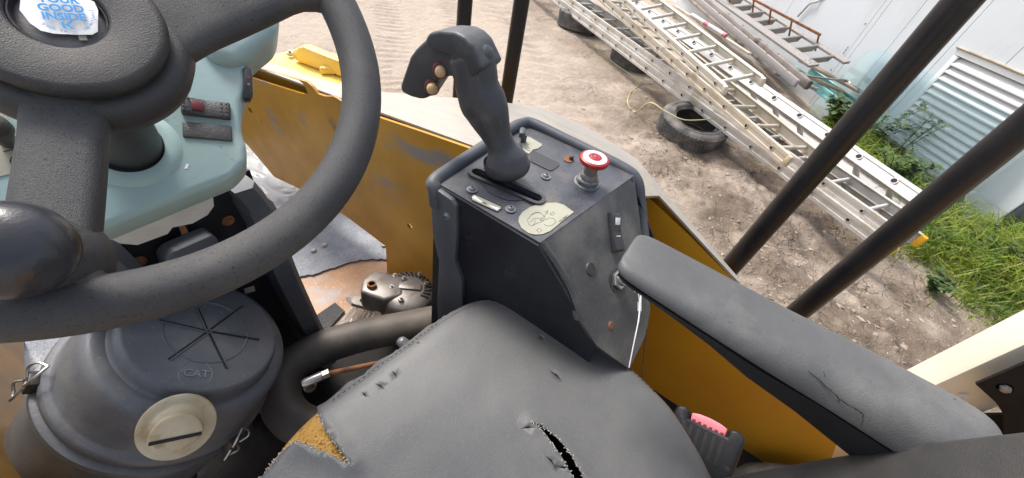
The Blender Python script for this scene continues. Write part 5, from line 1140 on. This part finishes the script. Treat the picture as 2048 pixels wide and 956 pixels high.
# rounded cap on top
cap = [(990, 126), (968, 80), (953, 65), (935, 56), (905, 54), (885, 58), (876, 70), (878, 86), (890, 96), (918, 100), (930, 112), (945, 152), (962, 154), (975, 140)]
cp3 = [atX(x, y, JX + .002) for x, y in cap]
mb = MB().prism([(p.y, p.z) for p in cp3], (JX - .029, 0, 0), (0, 1, 0), (0, 0, 1), .054, .014, 5); jc = obj('joystick_cap', mb, 'grip', con, 70)
for (x, y) in ((881, 143), (864, 177)):
    c = atX(x, y, JX - .024); n_ = V3((-.75, -.62, .1)).normalized(); c0 = c
    bz = obj('button_bezel', MB().lathe([(.0100, .0045), (.0122, .004), (.0128, .0), (.0128, -.008)], c0 - n_ * .006, n_, 28), 'darkred', wg)
    obj('button', MB().lathe([(0, .0160), (.005, .0150), (.0080, .0122), (.0090, .008), (.0090, -.002)], c0 - n_ * .006, n_, 28), 'button', bz, 60)
tp = atX(922, 66, JX - .002); 
mb = MB()
nt = V3((-.25, -.2, .95)).normalized(); Ft = frame(nt, (0, 1, 0))
for k in range(8):
    t = 2 * PI * k / 8; d = Ft.col[0] * math.cos(t) + Ft.col[1] * math.sin(t); mb.tube([tp + d * .003, tp + d * .008], .0007, 4)
obj('cap_mark', mb, 'dark', jc); obj('cap_screw', MB().lathe([(0, .001), (.002, .0008), (.0026, -.0005)], atX(903, 60, JX - .004), nt, 12), 'rust', jc)

# ================================================================== SEAT
seat = thing('operator_seat', 'worn grey black vinyl operator seat with torn cushion and right armrest', 'seat', (.19, -.05, .90))
SX0, SX1, SY0, SY1, SZ = -.085, .470, -.34, .288, 1.034
_sc = smooth_path([(-.082, .19, 0), (-.062, .256, 0), (.0, .282, 0), (.075, .287, 0), (.216, .266, 0), (.327, .249, 0), (.386, .226, 0), (.426, .184, 0), (.446, .143, 0), (.470, .043, 0), (.466, -.06, 0), (.440, -.157, 0), (.412, -.204, 0), (.36, -.262, 0), (.25, -.325, 0), (.1, -.34, 0), (-.03, -.32, 0), (-.08, -.24, 0), (-.086, 0, 0)], 14, True)
_SC = np.array([(p.x, p.y) for p in _sc]); _SCL = [tuple(p) for p in _SC]
def sdist(x, y):
    d = math.sqrt(((_SC[:, 0] - x) ** 2 + (_SC[:, 1] - y) ** 2).min()); return d if inside((x, y), _SCL) else -d
def seat_z(x, y):
    d = max(0., sdist(x, y)); rr = .042
    z = SZ + .020 * (1 - ((x - .19) / .28) ** 2) - .020 * math.exp(-((x - .17) / .15) ** 2 - ((y + .16) / .16) ** 2)
    if d < rr: z -= rr - math.sqrt(max(0, rr * rr - (rr - d) ** 2))
    z += .0015 * mnoise.noise(V3((x * 9, y * 9, 1.))) + .0006 * mnoise.noise(V3((x * 26, y * 26, 4.)))
    return z
def contour(off, n=150):
    q = np.roll(_SC, -1, 0) - np.roll(_SC, 1, 0); q /= np.linalg.norm(q, axis=1)[:, None]; nr_ = np.stack([q[:, 1], -q[:, 0]], 1)      # path runs clockwise: this points inwards
    c = np.array([.19, -.03]); sg = np.sign(((c - _SC) * nr_).sum(1)).sum(); P = _SC + nr_ * (off if sg > 0 else -off)
    L = np.concatenate([[0], np.cumsum(np.linalg.norm(np.diff(np.vstack([P, P[:1]]), axis=0), axis=1))]); PP = np.vstack([P, P[:1]]); t = np.arange(n) * L[-1] / n
    return list(zip(np.interp(t, L, PP[:, 0]).tolist(), np.interp(t, L, PP[:, 1]).tolist()))
def sp(x, y): p = atz(x, y, SZ + .006); return (p.x, p.y)
tear = jag([sp(640, 836), sp(665, 880), sp(690, 915), sp(707, 936), sp(690, 930), sp(660, 915), sp(625, 897), sp(596, 886), sp(572, 902), sp(545, 930), sp(520, 956), sp(430, 980), sp(470, 920), sp(545, 855), sp(600, 815), sp(632, 806), sp(640, 836)], .0012, .006, 4)[:-1]
slit = jag([sp(1057, 849), sp(1078, 854), sp(1098, 868), sp(1125, 892), sp(1145, 920), sp(1160, 945), sp(1172, 968), sp(1150, 968), sp(1137, 942), sp(1120, 915), sp(1100, 888), sp(1080, 864), sp(1057, 849)], .0008, .006, 9)[:-1]
def sliver(a, b, w): 
    a, b = V3(sp(*a)), V3(sp(*b)); d = (b - a); n = V3((-d.y, d.x)).normalized(); m = (a + b) / 2 + n * d.length * .06
    return [(a.x, a.y), (m.x - n.x * w, m.y - n.y * w), (b.x, b.y), (m.x + n.x * w, m.y + n.y * w)]
sliv = [sliver(*s) for s in (((1094, 742), (1126, 770), .0014), ((1078, 672), (1088, 682), .0008), ((750, 773), (772, 788), .0011), ((784, 748), (796, 765), .001), ((725, 790), (735, 802), .001), ((1038, 862), (1068, 860), .001), ((1088, 912), (1110, 935), .0011), ((1110, 935), (1138, 942), .001), ((830, 690), (842, 693), .001))]
c0 = contour(.0006, 220); grid = []
xx = SX0
for off in (.004, .010, .018, .028, .04, .055): grid += contour(off, 150)
while xx < SX1:
    yy = SY0
    while yy < SY1:
        if sdist(xx, yy) > .062: grid.append((xx + random.uniform(-.001, .001), yy + random.uniform(-.001, .001)))
        yy += .009
    xx += .009
def curl(x, y):
    z = seat_z(x, y); 
    for lp, amp, w in ((slit, .004, .010), (tear, .006, .012)):
        m = min((x - p[0]) ** 2 + (y - p[1]) ** 2 for p in lp)
        z += amp * math.exp(-m / (w * w))
    return z
tri = cdt(c0, [tear, slit] + sliv, grid); zz = [curl(*p) if (abs(p[0] - .03) < .14 and p[1] > .12) or abs(p[1]) < .13 else seat_z(*p) for p in tri[0]]
mbv = MB(); mbv.add([(p[0], p[1], z) for p, z in zip(tri[0], zz)], tri[1])
n0 = len(mbv.v); nC = len(c0); below = [(p[0], p[1], seat_z(*p) - .0) for p in c0]; 
def out_of_tear(p): return not inside(p, [(-.2, .2), (.085, .2), (.085, .4), (-.2, .4)])
sk_v = []; sk_f = []
for k, p in enumerate(c0): sk_v += [(p[0], p[1], seat_z(*p)), (p[0] * 1.0, p[1], SZ - .085), (p[0] + (.19 - p[0]) * .1, p[1] + (-.03 - p[1]) * .1, SZ - .11)]
for k in range(nC):
    j = (k + 1) % nC
    if out_of_tear(c0[k]) and out_of_tear(c0[j]): sk_f += [(3 * k, 3 * k + 1, 3 * j + 1, 3 * j), (3 * k + 1, 3 * k + 2, 3 * j + 2, 3 * j + 1)]
mbv.add(sk_v, sk_f)
cush = obj('cushion_cover', mbv, 'vinyl', seat, 60)
sol = cush.modifiers.new('thickness', 'SOLIDIFY'); sol.thickness = .0016; sol.offset = -1
# white woven backing that shows as a frayed edge round the tears
def fray(loop, closed=True, wid=.0016, prob=.8, seed=1):
    r = random.Random(seed); mb = MB(); L = loop + ([loop[0]] if closed else [])
    for a, b in zip(L[:-1], L[1:]):
        n = max(1, int(math.dist(a, b) / .0016))
        for k in range(n):
            if r.random() > prob: continue
            t = (k + r.random()) / n; x = a[0] + (b[0] - a[0]) * t; y = a[1] + (b[1] - a[1]) * t; z = curl(x, y); ang = r.random() * 6.3; l = wid * r.uniform(.6, 2.4)
            mb.tube([(x, y, z - .0012), (x + math.cos(ang) * l * .5, y + math.sin(ang) * l * .5, z + .0004), (x + math.cos(ang) * l, y + math.sin(ang) * l, z - .0004)], .00045, 4, False)
    return mb
obj('frayed_threads', fray(slit, True, .0017, .8, 2), 'backing', cush, None, kind='stuff'); obj('frayed_threads', fray(tear[:int(len(tear) * .62)], False, .0019, .9, 3), 'backing', cush, None, kind='stuff')
# foam block exposed by the tear, with the loose flap of vinyl in front
def foam_z(x, y): return seat_z(x, y) - .009 + .0025 * mnoise.noise(V3((x * 60, y * 60, 2)))
fo = [p for p in c0 if p[0] < .17 and p[1] > .05]
pf = [(SX0 + .004, .06), (.16, .06), (.16, SY1 - .006)] 
gridf = [(x, y) for x in np.arange(SX0 + .008, .158, .006) for y in np.arange(.064, SY1 - .008, .006) if sdist(x, y) > .006]
cf = [p for p in contour(.006, 260) if p[0] < .158 and p[1] > .062]
cf = sorted(cf, key=lambda p: math.atan2(p[1] - .06, p[0] - .16) % (2 * PI))
pol = [(.16, .06)] + cf
tf = cdt(pol, [], gridf); mbf = MB().add([(p[0], p[1], foam_z(*p)) for p in tf[0]], tf[1])
sv_ = []; 
for p in cf: sv_ += [(p[0], p[1], foam_z(*p)), (p[0], p[1] , SZ - .10)]
mbf.add(sv_, [(2 * i, 2 * i + 1, 2 * i + 3, 2 * i + 2) for i in range(len(cf) - 1)])
obj('foam', mbf, 'foam', seat, 60, label='exposed orange yellow foam at the torn corner')
# stitched seam along front and right edges
mb = MB(); cs_ = contour(.016, 460)
for k in range(0, 460):
    x, y = cs_[k]
    if (y > .24 and x > .09) or (x > .43 and y < .2 and y > -.3):
        x2, y2 = cs_[(k + 1) % 460]
        if k % 2 == 0: mb.tube([(x, y, seat_z(x, y) + .0003), (x2, y2, seat_z(x2, y2) + .0003)], .0007, 4)
obj('stitching', mb, 'arm_base', cush, None, kind='stuff')
mb = MB(); 
for off, zz_ in ((.0105, .0012), (.0195, .001)):
    cc_ = [p for p in contour(off, 400) if p[0] > .085 and p[1] > .05]; cc_ = sorted(cc_, key=lambda p: -math.atan2(p[1] + .03, p[0] - .19)); mb.tube([(p[0], p[1], seat_z(*p) - .0004) for p in cc_], .0014, 6)
obj('seam_welt', mb, 'vinyl', cush, 60)
# armrest: padded top on a black base
def arm_ring(y, f):
    xc = .415 + (.004 if f > .5 else 0); hw = .0445; e = 1.
    if f < .09: e = math.sqrt(max(0, 1 - (1 - f / .09) ** 2)) * .5 + .5
    if f > .93: e = math.sqrt(max(0, 1 - ((f - .93) / .07) ** 2)) * .6 + .4
    zt = 1.311; zr = 1.308 - .028 * f; zb = zr - .016 - .004 * f
    pr = [(-hw * 1.08, zb), (-hw * 1.13, zb + .006), (-hw * 1.08, zr - .003), (-hw * .92, zr + (zt - zr) * .45), (-hw * .62, zt - .003), (-hw * .2, zt), (hw * .5, zt), (hw * .82, zt - .002), (hw * .98, zt - .008), (hw, zt - .016), (hw * .97, zb), (0, zb - .001)]
    ln = 2 if False else 1
    return [V3((xc + x * e, y, z - (1 - e) * .010 * (1 if z > zt - .012 else 0))) for x, z in pr]
ys = [(0, .022), (.01, .0212), (.025, .018), (.05, .011), (.09, .0), (.2, -.05), (.35, -.115), (.5, -.18), (.65, -.245), (.8, -.31), (.9, -.355), (.94, -.375), (.965, -.39), (.985, -.399), (1, -.403)]
mb = MB().loft([arm_ring(y, f) for f, y in ys]); arm = obj('armrest_pad', mb, 'arm_pad', seat, 55)
sub = arm.modifiers.new('round', 'SUBSURF'); sub.levels = 2; sub.render_levels = 2
rings = []
for f, y in ys:
    y = y - .006 if f < .5 else y + .004
    xc = .412 + (.006 if f > .5 else 0); z1 = 1.2925 - .032 * f; z0 = min(z1 - .004, 1.2975 - .097 * f); e = .62 if f == 0 else (.9 if f < .03 or f > .99 else 1)
    rings.append([V3((xc + x * e, y, z)) for x, z in ((-.047, z1), (-.0475, (z0 + z1) / 2), (-.040, z0), (.038, z0), (.042, z1))])
obj('armrest_base', MB().loft(rings), 'arm_base', seat, 40)
# crack lines in the pad
for px, X_, w_ in (([(1618, 742), (1660, 780), (1690, 806), (1718, 822), (1726, 833), (1724, 855)], None, .0011), ([(1362, 606), (1380, 622), (1400, 634), (1420, 645), (1428, 652), (1426, 660)], None, .0008)):
    pts = [atpl(x, y, (.366, -.2, 1.285), (-.80, 0, .6)) for x, y in px]
    mb = MB(); off = V3((-.8, 0, .6)).normalized() * .0002; q_ = smooth_path(pts, 6); mb.tube([p + off + V3((0, random.uniform(-.0008, .0008), random.uniform(-.0008, .0008))) for p in q_], [w_ * .75 * random.uniform(.5, 1.1) * math.sin(PI * (k + 1) / (len(q_) + 1)) ** .5 for k in range(len(q_))], 5); obj('pad_crack', mb, 'dark', arm, None)
# backrest with side bolster
rings = []
for k in range(15):
    f = k / 14; z = 1.00 + f * .52; yb = -.315 - .12 * f; w = .185 + .012 * math.sin(f * PI); ring = []
    for j in range(28):
        a = 2 * PI * j / 28; ca, sa = math.cos(a), math.sin(a); e = math.sin(min(1, (1 - f) / .1) * PI / 2) ** .5 if f > .9 else 1
        ring.append(V3((.185 + w * max(e, .3) * math.copysign(abs(ca) ** .45, ca), yb + .055 * math.copysign(abs(sa) ** .6, sa) * max(e, .3) + .03 * (abs(ca) ** 3), z)))
    rings.append(ring)
obj('backrest', MB().loft(rings), 'rubber_hub', seat, 60)
# ================================================================== SEAT BELT BUCKLE
bk = thing('seat_belt_buckle', 'black seat belt buckle with a faded pink release button beside the seat', 'seat belt buckle', (.50, -.30, .90))
b0_ = atX(1414, 858, .470); bu = (atX(1470, 895, .485) - atX(1395, 858, .485)).normalized(); bn = V3((-.52, .30, .80)).normalized(); bu = (bu - bn * bu.dot(bn)).normalized(); bw = bn.cross(bu)   # bu across, bw along the buckle, bn out of its face
if bw.z < 0: bw = -bw
BS = 1.75
def bp(a, b, c): return b0_ + bu * (a * BS) + bw * (b * BS) + bn * c
Rb = Matrix((bu, bw, bu.cross(bw))).transposed(); on = bu.cross(bw)
body = [(-.030, -.070), (.030, -.070), (.034, .004), (.032, .009), (.025, .0115), (.0185, .009), (.0185, .001), (-.0185, .001), (-.0185, .009), (-.025, .0115), (-.032, .009), (-.034, .002)]
mb = MB().prism([(x * BS, y * BS) for x, y in body], b0_ - on * .016, bu, bw, .032, .006, 3); bb = obj('housing', mb, 'buckle_black', bk, 45)
mb = MB().prism([(x * BS, y * BS) for x, y in [(-.0165, .0), (.0165, .0), (.0172, .0085), (.010, .0105), (0, .0112), (-.010, .0105), (-.0172, .0085)]], b0_ - on * .012, bu, bw, .024, .0025, 2); bt = obj('release_button', mb, 'pink', bk, 45)
fs_ = 1 if (V3((0, 0, CAM_H)) - b0_).dot(on) > 0 else -1
for k in range(6): obj('button_slot', MB().box(bp(-.0135 + k * .0054, .0016, 0) + on * (.0117 * fs_), (.0056, .0065, .002), Rb, .0004), 'darkred', bt)
for k in range(6): obj('grip_slot', MB().box(bp(-.021 + k * .0074, -.016 , 0) + on * (.0158 * fs_), (.0066, .045, .002), Rb, .0008), 'dark', bb)
obj('rivet', MB().lathe([(0, .0006), (.004, .0006)], bp(.026, -.026, 0) + on * (.0161 * fs_), on * fs_, 14), 'dark', bb)
obj('strap', MB().box(bp(0, -.13, 0), (.05, .16, .004), Rb, .001), 'arm_base', bk)
